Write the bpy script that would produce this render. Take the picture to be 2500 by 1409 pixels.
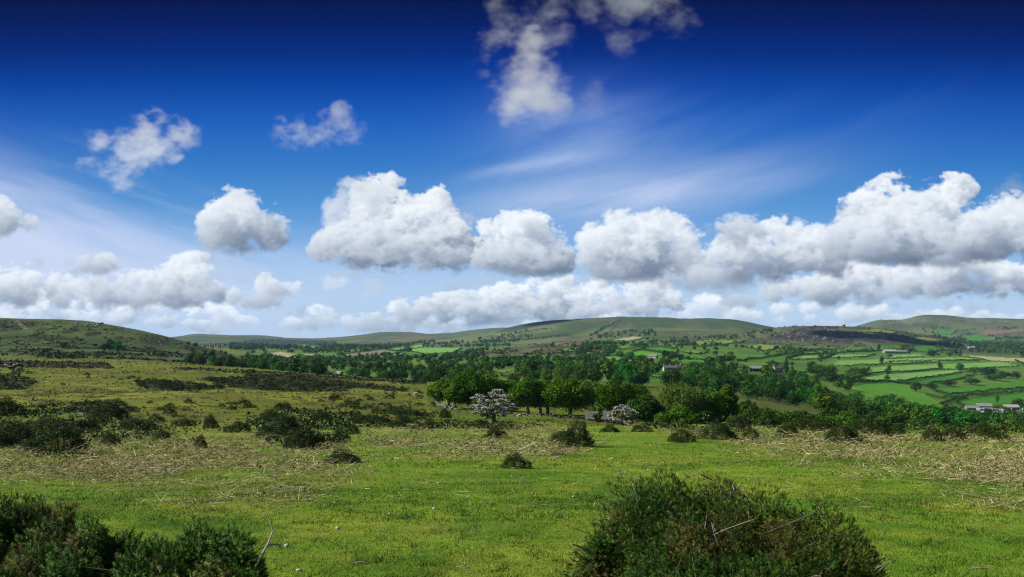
import bpy, bmesh, math, random
import numpy as np
from mathutils import Vector

for o in list(bpy.data.objects):
    bpy.data.objects.remove(o)
SC = bpy.context.scene
COL = SC.collection

# ------------------------------------------------------------------ camera
F = 2400.0            # focal length in units of a 2500 wide picture
YH = 812.0            # row of the true horizon in a 2500 x 1409 picture
cam_d = bpy.data.cameras.new('camera')
cam = bpy.data.objects.new('camera', cam_d); COL.objects.link(cam)
cam.location = (0, 0, 0)
cam.rotation_euler = (math.radians(90), 0, 0)
cam_d.sensor_width = 36.0
cam_d.lens = 36.0 * F / 2500.0
cam_d.shift_y = (YH - 704.5) / 2500.0
cam_d.clip_start = 0.05
cam_d.clip_end = 40000
SC.camera = cam
SC.view_settings.view_transform = 'Standard'
SC.view_settings.look = 'None'
SC.view_settings.exposure = 0.0
SC.view_settings.gamma = 1.0
SC.render.engine = 'CYCLES'
SC.cycles.use_denoising = True
SC.cycles.denoiser = 'OPENIMAGEDENOISE'
SC.cycles.denoising_input_passes = 'RGB_ALBEDO_NORMAL'
SC.cycles.denoising_prefilter = 'NONE'
SC.cycles.max_bounces = 4
SC.cycles.diffuse_bounces = 1
SC.cycles.glossy_bounces = 1
SC.cycles.transmission_bounces = 2
SC.cycles.volume_bounces = 0
SC.cycles.use_adaptive_sampling = True
SC.cycles.pixel_filter_type = 'BLACKMAN_HARRIS'
SC.cycles.filter_width = 1.2
SC.cycles.sample_clamp_indirect = 4.0
SC.cycles.adaptive_threshold = 0.008
SC.cycles.caustics_reflective = False
SC.cycles.caustics_refractive = False

# ------------------------------------------------------------------ sun
SUN_EL, SUN_AZ = 36.0, -93.0      # degrees; azimuth from +Y towards +X
sd = bpy.data.lights.new('sun', 'SUN')
sd.energy = 5.0; sd.angle = math.radians(0.5); sd.color = (1.0, 0.955, 0.87)
sun = bpy.data.objects.new('sun', sd); COL.objects.link(sun)
_e, _a = math.radians(SUN_EL), math.radians(SUN_AZ)
SUN_DIR = Vector((math.sin(_a)*math.cos(_e), math.cos(_a)*math.cos(_e), math.sin(_e)))
sun.rotation_euler = SUN_DIR.to_track_quat('Z', 'Y').to_euler()
sun.location = (-60, 0, 60)
# ------------------------------------------------------------------ sky: cloud volumes marched in numpy -> directional sky map
SKY_X0, SKY_X1, SKY_Y0, SKY_Y1, SKY_S = -900, 3400, -240, 868, 2.0

def srgb(*c):
    c = np.asarray(c, dtype=np.float64) / 255.0
    return np.where(c <= 0.04045, c/12.92, ((c+0.055)/1.055)**2.4)

def _up(a, n, ax):
    """smooth upsampling of a lattice along one axis to n samples"""
    m = a.shape[ax]
    t = np.linspace(0, m-1.001, n)
    i = np.floor(t).astype(int); f = t-i
    f = f*f*(3-2*f)
    sh = [1]*a.ndim; sh[ax] = n
    f = f.reshape(sh).astype(np.float32)
    return np.take(a, i, ax)*(1-f) + np.take(a, np.minimum(i+1, m-1), ax)*f

def lattice(shape, cells, rng):
    """value noise in [-1,1] on a grid; cells = cell size per axis"""
    n = [max(2, int(round(s/c))+1) for s, c in zip(shape, cells)]
    a = (rng.random(n)*2-1).astype(np.float32)
    for ax in range(len(shape)):
        a = _up(a, shape[ax], ax)
    return a

def turb(shape, L, rng, beta=1.75, hi=0.0, ax=(1.0, 1.45, 1.0)):
    """isotropic turbulent noise of unit variance: spectrum k^-beta below the outer scale L (voxels)"""
    n = [int(q) for q in shape]
    f = np.fft.rfftn(rng.standard_normal(n).astype(np.float32))
    ks = [np.fft.fftfreq(q) for q in n[:-1]]+[np.fft.rfftfreq(n[-1])]
    k2 = 0
    for i, k in enumerate(ks):
        sh = [1]*len(n); sh[i] = len(k)
        k2 = k2+(k.reshape(sh)*(ax[i] if len(n) == 3 else 1))**2
    amp = (k2+1.0/L**2)**(-beta/2)
    if hi: amp = amp*np.exp(-k2*hi*hi)
    amp.flat[0] = 0
    o = np.fft.irfftn(f*amp, s=n).astype(np.float32)
    return o/max(1e-6, o.std())

def _shift(a, dy, dz):
    """a(y-dy, z-dz), linear, zero outside"""
    for ax, d in ((0, dy), (1, dz)):
        k = int(math.floor(d)); f = d-k
        def sh(q):
            if q == 0: return a
            r = np.zeros_like(a)
            s = [slice(None)]*2; t = [slice(None)]*2
            if q > 0: s[ax] = slice(q, None); t[ax] = slice(None, -q)
            else: s[ax] = slice(None, q); t[ax] = slice(-q, None)
            r[tuple(s)] = a[tuple(t)]
            return r
        a = sh(k)*(1-f) + sh(k+1)*f
    return a

def paint_cloud(P, puffs, base=None, seed=0, s=2.5, rough=0.55, edge=0.30, dens=0.16, bright=1.0, shade=1.0, wisp=0.0, grow=1.13, alpha=1.0, warm=0.0, cell=0.55, blue=0.0, fy=1.05):
    rng = np.random.default_rng(seed)
    pf = np.array(puffs, float)
    r = pf[:, 2]*grow
    pad = 34
    x0, x1 = (pf[:, 0]-r).min()-pad, (pf[:, 0]+r).max()+pad
    y0, y1 = (pf[:, 1]-r).min()-pad, (pf[:, 1]+r).max()+pad
    if base is not None: y1 = min(y1, base+26)
    zr = r.max()*1.25
    W, H, D = int((x1-x0)/s), int((y1-y0)/s), int(2*zr/s)
    X = (x0+(np.arange(W)+.5)*s).astype(np.float32)[None, :, None]
    Y = (y0+(np.arange(H)+.5)*s).astype(np.float32)[:, None, None]
    Z = (-zr+(np.arange(D)+.5)*s).astype(np.float32)[None, None, :]
    cm = np.median(r)*cell*2/s
    w1 = turb((H, W, D), cm*2.2, rng, 2.7)
    m = np.full((H, W, D), -1.0, np.float32)
    for (px, py, _), q in zip(pf, r):
        z0 = rng.normal()*0.22*q
        i0, i1 = max(0, int((px-1.6*q-x0)/s)), min(W, int((px+1.6*q-x0)/s)+1)
        j0, j1 = max(0, int((py-1.6*q-y0)/s)), min(H, int((py+1.6*q-y0)/s)+1)
        if i1 <= i0 or j1 <= j0: continue
        d = np.sqrt((X[:, i0:i1]-px)**2+((Y[j0:j1]-py)*fy)**2+(Z-z0)**2)
        sub = m[j0:j1, i0:i1]
        v = 1-d/q
        hi = np.maximum(sub, v); lo = np.minimum(sub, v)
        m[j0:j1, i0:i1] = hi+0.10*np.exp(np.clip(-(hi-lo)/0.16, -20, 0))
    w2 = turb((H, W, D), cm*0.6, rng, 2.35)
    b = 1-1.5*np.abs(turb((H, W, D), cm*0.6, rng, 3.0))
    q = m+rough*(0.46*w1+0.12*b+0.27*w2)
    if wisp > 0:
        q = q+wisp*0.42*turb((H, W, D), cm*2.0, rng, 2.15, ax=(1.0, 1.2, 1.0))
    q = q-2.0*np.clip(-0.22-m, 0, 1)
    top_ = np.clip((Y-y0-pad)/max(30.0, (y1-y0-2*pad)), 0, 1)
    den = np.clip((q-0.06)/(edge*(0.85+1.4*top_)), 0, 1)
    den = den*den*(3-2*den)
    if base is not None:
        bn = turb((1, W, D), cm, rng, 1.6)*5
        den *= np.clip((base+bn-Y)/26+0.5, 0, 1)
    den = den.astype(np.float32)*dens*s/2.5
    # optical depth towards the sun (left, up, slightly to the viewer)
    tau = np.zeros_like(den)
    ly, lz = 0.74, 0.42
    ln = math.sqrt(1+ly*ly+lz*lz)
    for i in range(1, W):
        tau[:, i] = _shift(tau[:, i-1]+den[:, i-1]*ln, ly, lz)
    up = np.cumsum(den, 0)                       # depth towards the zenith
    lit = 0.50*np.exp(-tau*0.38)+0.50*np.exp(-tau*0.085)
    amb = 0.62*np.exp(-up*0.09)+0.38
    sunc = np.array([0.97, 0.985-0.02*warm, 1.0-0.09*warm])
    ambc = np.array([0.42, 0.49, 0.62])+blue*np.array([-0.05, 0.0, 0.08])
    a = 1-np.exp(-den*1.25)
    T = np.exp(-(np.cumsum(den, 2)-den)*1.25)
    wgt = T*a
    A = wgt.sum(2)
    out = np.zeros((H, W, 3))
    L = (wgt*lit).sum(2); M = (wgt*amb).sum(2)
    An = np.maximum(A, 1e-4)
    L, M = L/An, M/An
    if base is not None:
        hgt = np.clip((base-Y[:, 0])/max(70.0, 0.55*(base-y0)), 0, 1)
        k_ = 1-0.56*(1-hgt)**1.35
        L = L*k_; M = M*(0.35+0.65*k_)
    L = np.clip(L*1.16, 0, 1.12)
    for c in range(3):
        out[..., c] = bright*(sunc[c]*L*0.70+ambc[c]*M*(0.42 if shade == 1 else 0.42*shade))
    out = np.clip(out, 0, 1.3)**np.array([1.13, 1.02, 0.86])
    A = np.clip(A*1.02, 0, 1)*alpha
    # resample into the map
    Hs, Ws = P.shape[:2]
    xs = SKY_X0+(np.arange(Ws)+.5)*SKY_S; ys = SKY_Y0+(np.arange(Hs)+.5)*SKY_S
    ix = np.where((xs > x0+s) & (xs < x1-2*s))[0]; iy = np.where((ys > y0+s) & (ys < y1-2*s))[0]
    if len(ix) == 0 or len(iy) == 0: return
    fx = (xs[ix]-x0)/s-.5; fy = (ys[iy]-y0)/s-.5
    def bil(g):
        i = np.clip(np.floor(fx).astype(int), 0, W-2); u = (fx-i)
        j = np.clip(np.floor(fy).astype(int), 0, H-2); v = (fy-j)
        if g.ndim == 3: u_, v_ = u[None, :, None], v[:, None, None]
        else: u_, v_ = u[None, :], v[:, None]
        g00 = g[np.ix_(j, i)]; g01 = g[np.ix_(j, i+1)]; g10 = g[np.ix_(j+1, i)]; g11 = g[np.ix_(j+1, i+1)]
        return (g00*(1-u_)+g01*u_)*(1-v_)+(g10*(1-u_)+g11*u_)*v_
    o, al = bil(out), bil(A)[..., None]
    dim = np.interp(ys[iy], [-240, 0, 120, 260, 420, 560], [0.30, 0.42, 0.50, 0.66, 0.92, 1.0])[:, None, None]
    sub = P[iy[0]:iy[-1]+1, ix[0]:ix[-1]+1]
    P[iy[0]:iy[-1]+1, ix[0]:ix[-1]+1] = sub*(1-al)+o*dim*al

def row(x0, x1, yt, yb, n, r0, r1, seed):
    """puffs strewn along a bank of cloud"""
    g = np.random.default_rng(seed)
    x = np.linspace(x0, x1, n)+g.normal(0, (x1-x0)/n*0.35, n)
    return [(a, g.uniform(yt, yb), g.uniform(r0, r1)) for a in x]

def build_sky():
    W = int((SKY_X1-SKY_X0)/SKY_S); H = int((SKY_Y1-SKY_Y0)/SKY_S)
    xs = SKY_X0+(np.arange(W)+.5)*SKY_S; ys = SKY_Y0+(np.arange(H)+.5)*SKY_S
    gy = [-240, 0, 60, 130, 210, 300, 400, 500, 600, 680, 740, 800, 868]
    gc = [srgb(0, 10, 46), srgb(0, 18, 76), srgb(0, 28, 102), srgb(0, 44, 130), srgb(4, 69, 166), srgb(28, 96, 190), srgb(52, 122, 200), srgb(82, 148, 212), srgb(124, 174, 228), srgb(158, 196, 236), srgb(176, 207, 238), srgb(186, 212, 238), srgb(188, 213, 236)]
    P = np.zeros((H, W, 3))
    for c in range(3):
        P[..., c] = np.interp(ys, gy, [q[c] for q in gc])[:, None]
    u = (xs[None, :]-1250)/1250
    P *= (1-0.20*np.clip(np.abs(u)-0.25, 0, 1.1)**1.6*np.clip(1-ys[:, None]/520, 0, 1))[..., None]
    rng = np.random.default_rng(5)
    # ---- cirrus: streaks in skewed coordinates
    gx, gyy = np.meshgrid(xs, ys)
    def streak(slope, lx, ly, seed, curve=0.0):
        g = np.random.default_rng(seed)
        n = 512
        T = [g.random((n, n)).astype(np.float32) for _ in range(6)]
        yy = gyy+slope*(gx-1250)+curve*((gx-1250)/1000.0)**2
        out = 0; amp = 1; tot = 0
        for k in range(6):
            a = gx/(lx/2**k); b = yy/(ly/2**(k*0.85))
            i = np.floor(a).astype(int); j = np.floor(b).astype(int); fa = a-i; fb = b-j
            fa = fa*fa*(3-2*fa); fb = fb*fb*(3-2*fb); t = T[k]
            v = (t[j % n, i % n]*(1-fa)+t[j % n, (i+1) % n]*fa)*(1-fb)+(t[(j+1) % n, i % n]*(1-fa)+t[(j+1) % n, (i+1) % n]*fa)*fb
            out = out+amp*v; tot += amp; amp *= 0.58
        return out/tot
    def zone(cx, cy, rx, ry, rot=0):
        c, s_ = math.cos(rot), math.sin(rot)
        a = ((gx-cx)*c+(gyy-cy)*s_)/rx; b = (-(gx-cx)*s_+(gyy-cy)*c)/ry
        return np.exp(-(a*a+b*b)*1.2)
    lav = srgb(205, 217, 246)
    def veil(al, col=lav):
        al = np.clip(al, 0, 0.92)[..., None]
        P[:] = P*(1-al)+np.array(col)*al
    # left fan of high cloud
    s1 = streak(-0.36, 620, 92, 21)
    s1b = streak(-0.30, 360, 40, 29)
    veil(1.25*zone(-40, 550, 560, 135, 0.40)*np.clip(s1*1.7-0.18, 0, 1))
    veil(1.0*zone(250, 620, 520, 115, 0.36)*np.clip(s1*1.7-0.3, 0, 1))
    veil(0.40*zone(330, 500, 260, 95, 0.40)*np.clip(s1b*2.6-1.05, 0, 1))
    veil(0.5*zone(640, 660, 300, 55, 0.1)*np.clip(s1b*2-0.55, 0, 1), srgb(205, 222, 248))
    # central fan under the tall cloud
    s2 = streak(0.17, 640, 90, 22, 90)
    veil(0.80*zone(1500, 480, 420, 74, -0.13)*np.clip(s2*2.0-0.48, 0, 1))
    s3 = streak(0.30, 420, 60, 23, 140)
    veil(0.42*zone(1430, 350, 250, 100, -0.20)*np.clip(s3*2.4-0.85, 0, 1), srgb(160, 186, 232))
    veil(0.5*zone(1380, 320, 200, 95, -0.1)*np.clip(s2*1.7-0.3, 0, 1), srgb(140, 172, 224))
    veil(0.10*zone(1720, 350, 260, 55, -0.50)*np.clip(s3*2.4-0.95, 0, 1), srgb(140, 174, 224))
    veil(0.55*zone(1320, 400, 180, 22, -0.16)*np.clip(s3*2.4-0.6, 0, 1), srgb(188, 208, 242))
    veil(0.05*zone(2050, 320, 380, 70, -0.3)*np.clip(s3*2.4-0.95, 0, 1), srgb(150, 175, 225))
    # pale milky band above the skyline
    s4 = streak(0.02, 900, 70, 24)
    band = np.interp(ys, [540, 660, 740, 800, 868], [0, 0.26, 0.46, 0.58, 0.62])[:, None]
    veil(band*np.clip(s4*1.7-0.30, 0, 1), srgb(202, 218, 241))

    pc = lambda *a, **k: paint_cloud(P, *a, **k)
    # ---- farthest rank, low on the skyline
    pc(row(-60, 460, 740, 792, 17, 18, 36, 31), 812, 31, 1.5, 0.9, 0.26, 0.2, 1.15, fy=1.7, alpha=0.95, blue=.6)
    pc(row(450, 740, 778, 806, 9, 13, 24, 32), 822, 32, 1.5, 0.9, 0.26, 0.2, 1.14, fy=1.7, alpha=0.9, blue=.6)
    pc(row(1500, 2060, 765, 800, 11, 12, 26, 33), 812, 33, 1.5, 0.9, 0.26, 0.2, 1.14, fy=1.7, alpha=0.8, warm=.6, blue=.5)
    pc(row(2060, 2520, 762, 786, 18, 14, 26, 34), 805, 34, 2.0, 0.75, 0.3, 0.16, 1.1, fy=1.7, alpha=0.9, warm=.5, blue=.5)
    pc(row(1000, 1700, 780, 806, 12, 14, 28, 40), 822, 40, 1.5, 0.9, 0.26, 0.2, 1.14, fy=1.7, alpha=0.85, warm=.3, blue=.4)
    pc([(765, 790, 22), (800, 783, 24), (840, 793, 20), (880, 792, 24), (920, 790, 22), (960, 792, 22), (1000, 795, 20), (1060, 792, 20), (1100, 795, 18), (1150, 790, 22), (1190, 795, 18)], 812, 35, 1.5, 0.7, 0.26, 0.16, 1.02, warm=.5)
    pc([(1750, 768, 14), (1765, 760, 16), (1735, 772, 12)], 778, 36, 1.5, 0.6, 0.3, 0.12, 1.0, warm=.5)
    pc(row(-80, 520, 700, 770, 10, 22, 42, 37), 800, 37, 2.0, 0.9, 0.32, 0.14, 1.1, fy=1.7, alpha=0.85, blue=.4)
    pc(row(1650, 2120, 735, 775, 7, 18, 34, 38), 800, 38, 2.0, 0.9, 0.32, 0.14, 1.1, fy=1.7, alpha=0.85, blue=.5)
    pc(row(380, 960, 740, 800, 10, 15, 30, 39), 820, 39, 2.0, 0.9, 0.32, 0.14, 1.1, fy=1.7, alpha=0.85, blue=.5)
    # ---- long bank on the skyline, centre
    pc([(985, 758, 30), (1030, 765, 32), (1080, 752, 34), (1130, 745, 32), (1185, 735, 34), (1235, 724, 36), (1285, 736, 40), (1335, 716, 40), (1380, 706, 34), (1345, 755, 46), (1415, 730, 44), (1250, 765, 42), (1160, 772, 36), (1090, 775, 32), (1020, 778, 28)], 790, 41, 2.0, 0.72, 0.22, 0.20, 1.04, grow=1.0)
    pc([(1460, 706, 28), (1500, 740, 40), (1555, 722, 40), (1600, 726, 42), (1642, 742, 30), (1540, 758, 38), (1470, 760, 36), (1590, 762, 34), (1420, 770, 30)], 786, 42, 2.0, 0.72, 0.24, 0.18, 1.02, grow=1.0)
    # ---- left bank
    pc([(20, 690, 40), (75, 688, 38), (130, 698, 36), (-30, 700, 50), (60, 725, 40), (-100, 700, 60)], 742, 43, 2.0, 0.7, 0.30, 0.14, 1.0)
    pc([(190, 705, 34), (245, 716, 38), (300, 712, 42), (355, 702, 42), (410, 694, 38), (460, 664, 38), (496, 652, 26), (470, 702, 42), (520, 716, 28), (420, 728, 34), (240, 738, 28), (200, 742, 24), (330, 738, 30), (150, 735, 30)], 752, 44, 2.0, 0.72, 0.28, 0.15, 1.0)
    pc([(248, 646, 28), (270, 645, 20), (212, 656, 26), (185, 662, 16), (235, 660, 20)], 668, 45, 2.0, 0.6, 0.26, 0.16, 1.0)
    pc([(655, 702, 28), (690, 702, 22), (640, 738, 26), (612, 742, 18), (720, 700, 16), (668, 735, 20), (570, 720, 18)], 752, 46, 2.0, 0.75, 0.30, 0.14, 1.0)
    pc([(810, 688, 22), (832, 686, 14), (800, 700, 12)], None, 47, 1.5, 0.8, 0.42, 0.08, 0.86, alpha=.8)
    pc([(912, 700, 20), (900, 712, 14), (925, 706, 12)], None, 48, 1.5, 0.8, 0.42, 0.08, 0.72, alpha=.8)
    pc([(735, 760, 16), (705, 766, 12), (780, 758, 12), (820, 756, 12)], 770, 49, 1.5, 0.8, 0.5, 0.07, 0.74, alpha=.7)
    pc([(-10, 530, 42), (30, 538, 30), (65, 547, 24), (0, 560, 30), (-70, 540, 50)], 578, 50, 2.0, 0.6, 0.30, 0.13, 0.95)
    # ---- right lower rank
    pc([(2110, 662, 34), (2060, 668, 34), (2150, 668, 28), (2020, 680, 28), (2175, 676, 20)], 690, 51, 2.0, 0.55, 0.22, 0.2, 1.05)
    pc([(1990, 708, 38), (2050, 706, 42), (2110, 702, 42), (2165, 690, 30), (1935, 704, 30), (1895, 724, 22), (2020, 722, 34)], 742, 52, 2.0, 0.62, 0.26, 0.15, 0.97)
    pc([(2232, 684, 42), (2285, 664, 40), (2338, 678, 48), (2280, 704, 40), (2200, 690, 26), (2395, 664, 36), (2450, 676, 42), (2500, 690, 46), (2440, 708, 32), (2560, 690, 60), (2660, 690, 60)], 726, 53, 2.0, 0.62, 0.24, 0.18, 1.03)
    pc([(1800, 742, 18), (1830, 738, 16), (1860, 715, 20), (1880, 700, 18), (1770, 735, 12)], 752, 54, 1.5, 0.7, 0.35, 0.12, 0.95)
    pc(row(2180, 2480, 742, 752, 9, 9, 15, 55), 762, 55, 1.5, 0.8, 0.5, 0.07, 0.72, alpha=.6)
    # ---- loose grey scraps between the ranks
    for k_, (X_, Y_, w_, n_) in enumerate([(150, 640, 60, 4), (560, 676, 70, 5), (1130, 690, 60, 4), (1730, 560, 40, 3), (2080, 560, 40, 3), (1400, 690, 70, 5), (2330, 745, 90, 6), (300, 690, 80, 5), (1190, 545, 40, 3), (1730, 715, 80, 5), (900, 672, 60, 4)]):
        pc(row(X_-w_, X_+w_, Y_-8, Y_+8, n_, 12, 22, 200+k_), Y_+26, 200+k_, 2.0, 0.9, 0.7, 0.05, 0.80, alpha=.75, wisp=.2, blue=.5)
    # ---- main rank
    pc([(590, 542, 56), (556, 524, 50), (572, 505, 34), (625, 548, 52), (656, 572, 42), (530, 572, 44), (590, 580, 54), (672, 588, 30), (505, 596, 22)], 609, 61, 2.0, 0.7, 0.28, 0.13, 0.98)
    pc([(520, 626, 24), (560, 630, 24), (600, 628, 18)], 640, 62, 2.0, 0.8, 0.5, 0.07, .95, alpha=.7)
    pc([(955, 462, 34), (985, 470, 24), (940, 500, 44), (905, 480, 40), (1000, 515, 46), (1062, 502, 36), (1042, 540, 50), (975, 562, 82), (900, 590, 70), (822, 598, 44), (792, 604, 30), (860, 600, 40), (1082, 604, 60), (1130, 612, 36), (940, 618, 56), (880, 634, 40), (1015, 620, 56)], 658, 63, 2.0, 0.74, 0.20, 0.17, 1.04)
    pc([(865, 492, 46), (830, 515, 34), (895, 478, 36), (905, 505, 36), (806, 532, 20)], None, 64, 2.0, 0.66, 0.42, 0.07, 0.88, alpha=.92)
    pc([(1290, 542, 24), (1318, 545, 22), (1252, 566, 46), (1212, 588, 42), (1295, 590, 58), (1335, 622, 44), (1245, 628, 54), (1200, 634, 32), (1358, 640, 28), (1310, 638, 46)], 665, 65, 2.0, 0.78, 0.24, 0.16, 1.01)
    pc([(1500, 565, 42), (1450, 588, 34), (1538, 572, 42), (1640, 560, 44), (1600, 590, 56), (1672, 592, 44), (1540, 618, 64), (1622, 638, 64), (1690, 640, 44), (1450, 640, 42), (1415, 648, 26), (1485, 640, 38)], 682, 66, 2.0, 0.85, 0.26, 0.13, 0.99)
    pc([(1650, 690, 34), (1700, 684, 38), (1750, 688, 38), (1800, 690, 32), (1620, 694, 22)], 706, 67, 2.0, 0.5, 0.4, 0.09, 0.86)
    pc([(1920, 574, 40), (1770, 612, 44), (1850, 622, 56), (1930, 622, 60), (1990, 622, 54), (1800, 648, 46), (1900, 655, 50), (2040, 640, 38), (1960, 590, 34)], 686, 68, 2.0, 0.8, 0.24, 0.15, 1.0)
    pc([(1790, 570, 40), (1826, 556, 32), (1855, 572, 28), (1765, 585, 26)], 596, 69, 2.0, 0.55, 0.36, 0.10, 0.90)
    pc([(2352, 462, 28), (2320, 470, 40), (2258, 494, 50), (2185, 492, 52), (2115, 512, 54), (2070, 528, 34), (2150, 530, 50), (2230, 530, 50)], 560, 70, 2.0, 0.62, 0.22, 0.2, 1.07)
    pc([(2120, 570, 60), (2200, 572, 70), (2290, 580, 72), (2380, 570, 62), (2450, 552, 62), (2500, 560, 74), (2055, 590, 46), (2400, 606, 56), (2300, 616, 56), (2200, 612, 56), (2130, 610, 40), (2600, 560, 90), (2700, 580, 90)], 640, 71, 2.0, 0.8, 0.28, 0.13, 0.98)
    pc([(2475, 458, 34), (2450, 470, 22), (2500, 480, 34)], None, 72, 2.0, 0.6, 0.7, 0.03, 0.55, alpha=.7)
    # ---- high ragged clouds
    soft = dict(rough=0.85, edge=0.8, wisp=0.30)
    pc([(245, 342, 32), (300, 334, 38), (360, 322, 44), (425, 336, 40), (462, 338, 24), (385, 300, 24), (340, 352, 24)], None, 81, 2.0, dens=0.032, bright=0.95, **soft)
    pc([(214, 402, 24), (262, 402, 32), (318, 390, 42), (375, 376, 38), (425, 386, 22), (300, 428, 34), (295, 452, 20), (350, 400, 28)], None, 82, 2.0, dens=0.032, bright=0.95, **soft)
    pc([(690, 322, 30), (735, 326, 36), (785, 322, 36), (832, 304, 40), (828, 280, 24), (862, 326, 26), (760, 342, 26)], None, 83, 2.0, dens=0.026, bright=0.93, **soft)
    pc([(1300, 190, 86), (1262, 235, 54), (1342, 172, 62), (1255, 262, 40), (1300, 130, 56), (1325, 235, 56)], None, 84, 2.5, 0.60, 0.9, 0.045, 1.05, wisp=0.12)
    pc([(1270, 60, 50), (1240, 28, 36), (1330, 30, 54), (1290, 105, 46), (1370, 80, 36), (1440, 14, 44), (1400, -40, 70), (1500, -20, 60)], None, 85, 2.0, 0.8, 1.2, 0.032, 0.95, wisp=0.40)
    pc([(1205, 100, 32), (1182, 140, 24), (1228, 86, 24), (1178, 175, 16)], None, 86, 1.5, 0.8, 1.2, 0.026, 0.85, wisp=0.45)
    pc([(1540, 50, 50), (1520, 100, 34), (1600, 30, 44), (1650, 46, 40), (1570, -20, 60), (1480, 60, 26), (1690, 52, 22)], None, 87, 2.0, 0.8, 1.2, 0.027, 0.9, wisp=0.42)
    pc([(1330, 300, 80), (1430, 260, 60), (1270, 320, 46), (1400, 340, 50)], None, 88, 2.5, 0.9, 1.8, 0.007, 0.9, wisp=0.4)
    g = np.random.default_rng(3)
    P += g.normal(0, 0.0035, P.shape)*(0.15+P)
    return np.clip(P, 0, 1.2), W, H
# ------------------------------------------------------------------ world
EXPO = 0.8
SC.view_settings.exposure = EXPO
def build_world():
    P, W, H = build_sky()
    A = np.ones((H, W))
    xs = (np.arange(W)+.5)/W; ys = (np.arange(H)+.5)/H
    A *= np.clip(np.minimum(xs, 1-xs)/0.10, 0, 1)[None, :]
    A *= np.clip(ys/0.10, 0, 1)[:, None]
    img = bpy.data.images.new('sky_map', W, H, alpha=True, float_buffer=True)
    img.colorspace_settings.name = 'Non-Color'
    buf = np.concatenate([P, A[..., None]], 2)[::-1].astype(np.float32)
    img.pixels.foreach_set(np.ascontiguousarray(buf).ravel())
    img.update()
    w = bpy.data.worlds.new('World'); SC.world = w; w.use_nodes = True
    nt = w.node_tree; nt.nodes.clear()
    N = lambda t: nt.nodes.new(t)
    def M(op, a, b=None):
        n = N('ShaderNodeMath'); n.operation = op
        for i, v in enumerate((a, b)):
            if v is None: continue
            if isinstance(v, (int, float)): n.inputs[i].default_value = v
            else: nt.links.new(v, n.inputs[i])
        return n.outputs[0]
    out = N('ShaderNodeOutputWorld')
    tc = N('ShaderNodeTexCoord'); sp = N('ShaderNodeSeparateXYZ')
    nt.links.new(tc.outputs['Generated'], sp.inputs[0])
    yy = M('MAXIMUM', sp.outputs['Y'], 0.02)
    u = M('DIVIDE', sp.outputs['X'], yy)         # direction -> tangent coordinates of the northern sky
    v = M('DIVIDE', sp.outputs['Z'], yy)
    px = M('DIVIDE', M('SUBTRACT', M('ADD', M('MULTIPLY', u, F), 1250), SKY_X0), SKY_X1-SKY_X0)
    py = M('DIVIDE', M('SUBTRACT', SKY_Y1, M('SUBTRACT', YH, M('MULTIPLY', v, F))), SKY_Y1-SKY_Y0)
    cx = N('ShaderNodeCombineXYZ'); nt.links.new(px, cx.inputs[0]); nt.links.new(py, cx.inputs[1])
    im = N('ShaderNodeTexImage'); im.image = img; im.extension = 'CLIP'; im.interpolation = 'Linear'
    nt.links.new(cx.outputs[0], im.inputs['Vector'])
    front = M('MULTIPLY', im.outputs['Alpha'], M('GREATER_THAN', sp.outputs['Y'], 0.05))
    sky = N('ShaderNodeTexSky'); sky.sky_type = 'NISHITA'; sky.sun_disc = False
    sky.sun_elevation = math.radians(SUN_EL); sky.sun_rotation = math.radians(SUN_AZ)
    sky.altitude = 1500; sky.air_density = 0.7; sky.dust_density = 0.2; sky.ozone_density = 2.0
    b1 = N('ShaderNodeBackground'); b1.inputs['Strength'].default_value = 0.05
    nt.links.new(sky.outputs[0], b1.inputs['Color'])
    b2 = N('ShaderNodeBackground'); b2.inputs['Strength'].default_value = 2.0**(-EXPO)
    nt.links.new(im.outputs['Color'], b2.inputs['Color'])
    mx = N('ShaderNodeMixShader'); nt.links.new(front, mx.inputs[0])
    nt.links.new(b1.outputs[0], mx.inputs[1]); nt.links.new(b2.outputs[0], mx.inputs[2])
    nt.links.new(mx.outputs[0], out.inputs['Surface'])
build_world()
# ------------------------------------------------------------------ numeric helpers
_NT = np.random.default_rng(77).random((16, 256, 256)).astype(np.float32)
def vn2(x, y, k=0):
    """value noise 0..1 at arbitrary points"""
    t = _NT[k % 16]
    xi = np.floor(x).astype(np.int64); yi = np.floor(y).astype(np.int64)
    fx = x-xi; fy = y-yi
    fx = fx*fx*fx*(fx*(fx*6-15)+10); fy = fy*fy*fy*(fy*(fy*6-15)+10)
    a, b, c, d = xi & 255, (xi+1) & 255, yi & 255, (yi+1) & 255
    return (t[c, a]*(1-fx)+t[c, b]*fx)*(1-fy)+(t[d, a]*(1-fx)+t[d, b]*fx)*fy
def fb2(x, y, octs=4, k=0, gain=0.5):
    x = np.asarray(x, float); y = np.asarray(y, float)
    o = 0.0; amp = 1.0; tot = 0.0; f = 1.0
    for i in range(octs):
        ca, sa = math.cos(0.6*i+k), math.sin(0.6*i+k)
        o = o+amp*vn2((x*ca-y*sa)*f+17.3*i, (x*sa+y*ca)*f-9.1*i, k+i); tot += amp; amp *= gain; f *= 2.03
    return o/tot
def sstep(a, b, v):
    t = np.clip((v-a)/(b-a), 0, 1); return t*t*(3-2*t)
def in_poly(px, py, poly):
    px = np.asarray(px, float); py = np.asarray(py, float)
    r = np.zeros(np.broadcast(px, py).shape, bool)
    n = len(poly)
    for i in range(n):
        x1, y1 = poly[i]; x2, y2 = poly[(i+1) % n]
        if y1 == y2: continue
        c = ((y1 > py) != (y2 > py)) & (px < (x2-x1)*(py-y1)/(y2-y1)+x1)
        r ^= c
    return r

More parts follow.
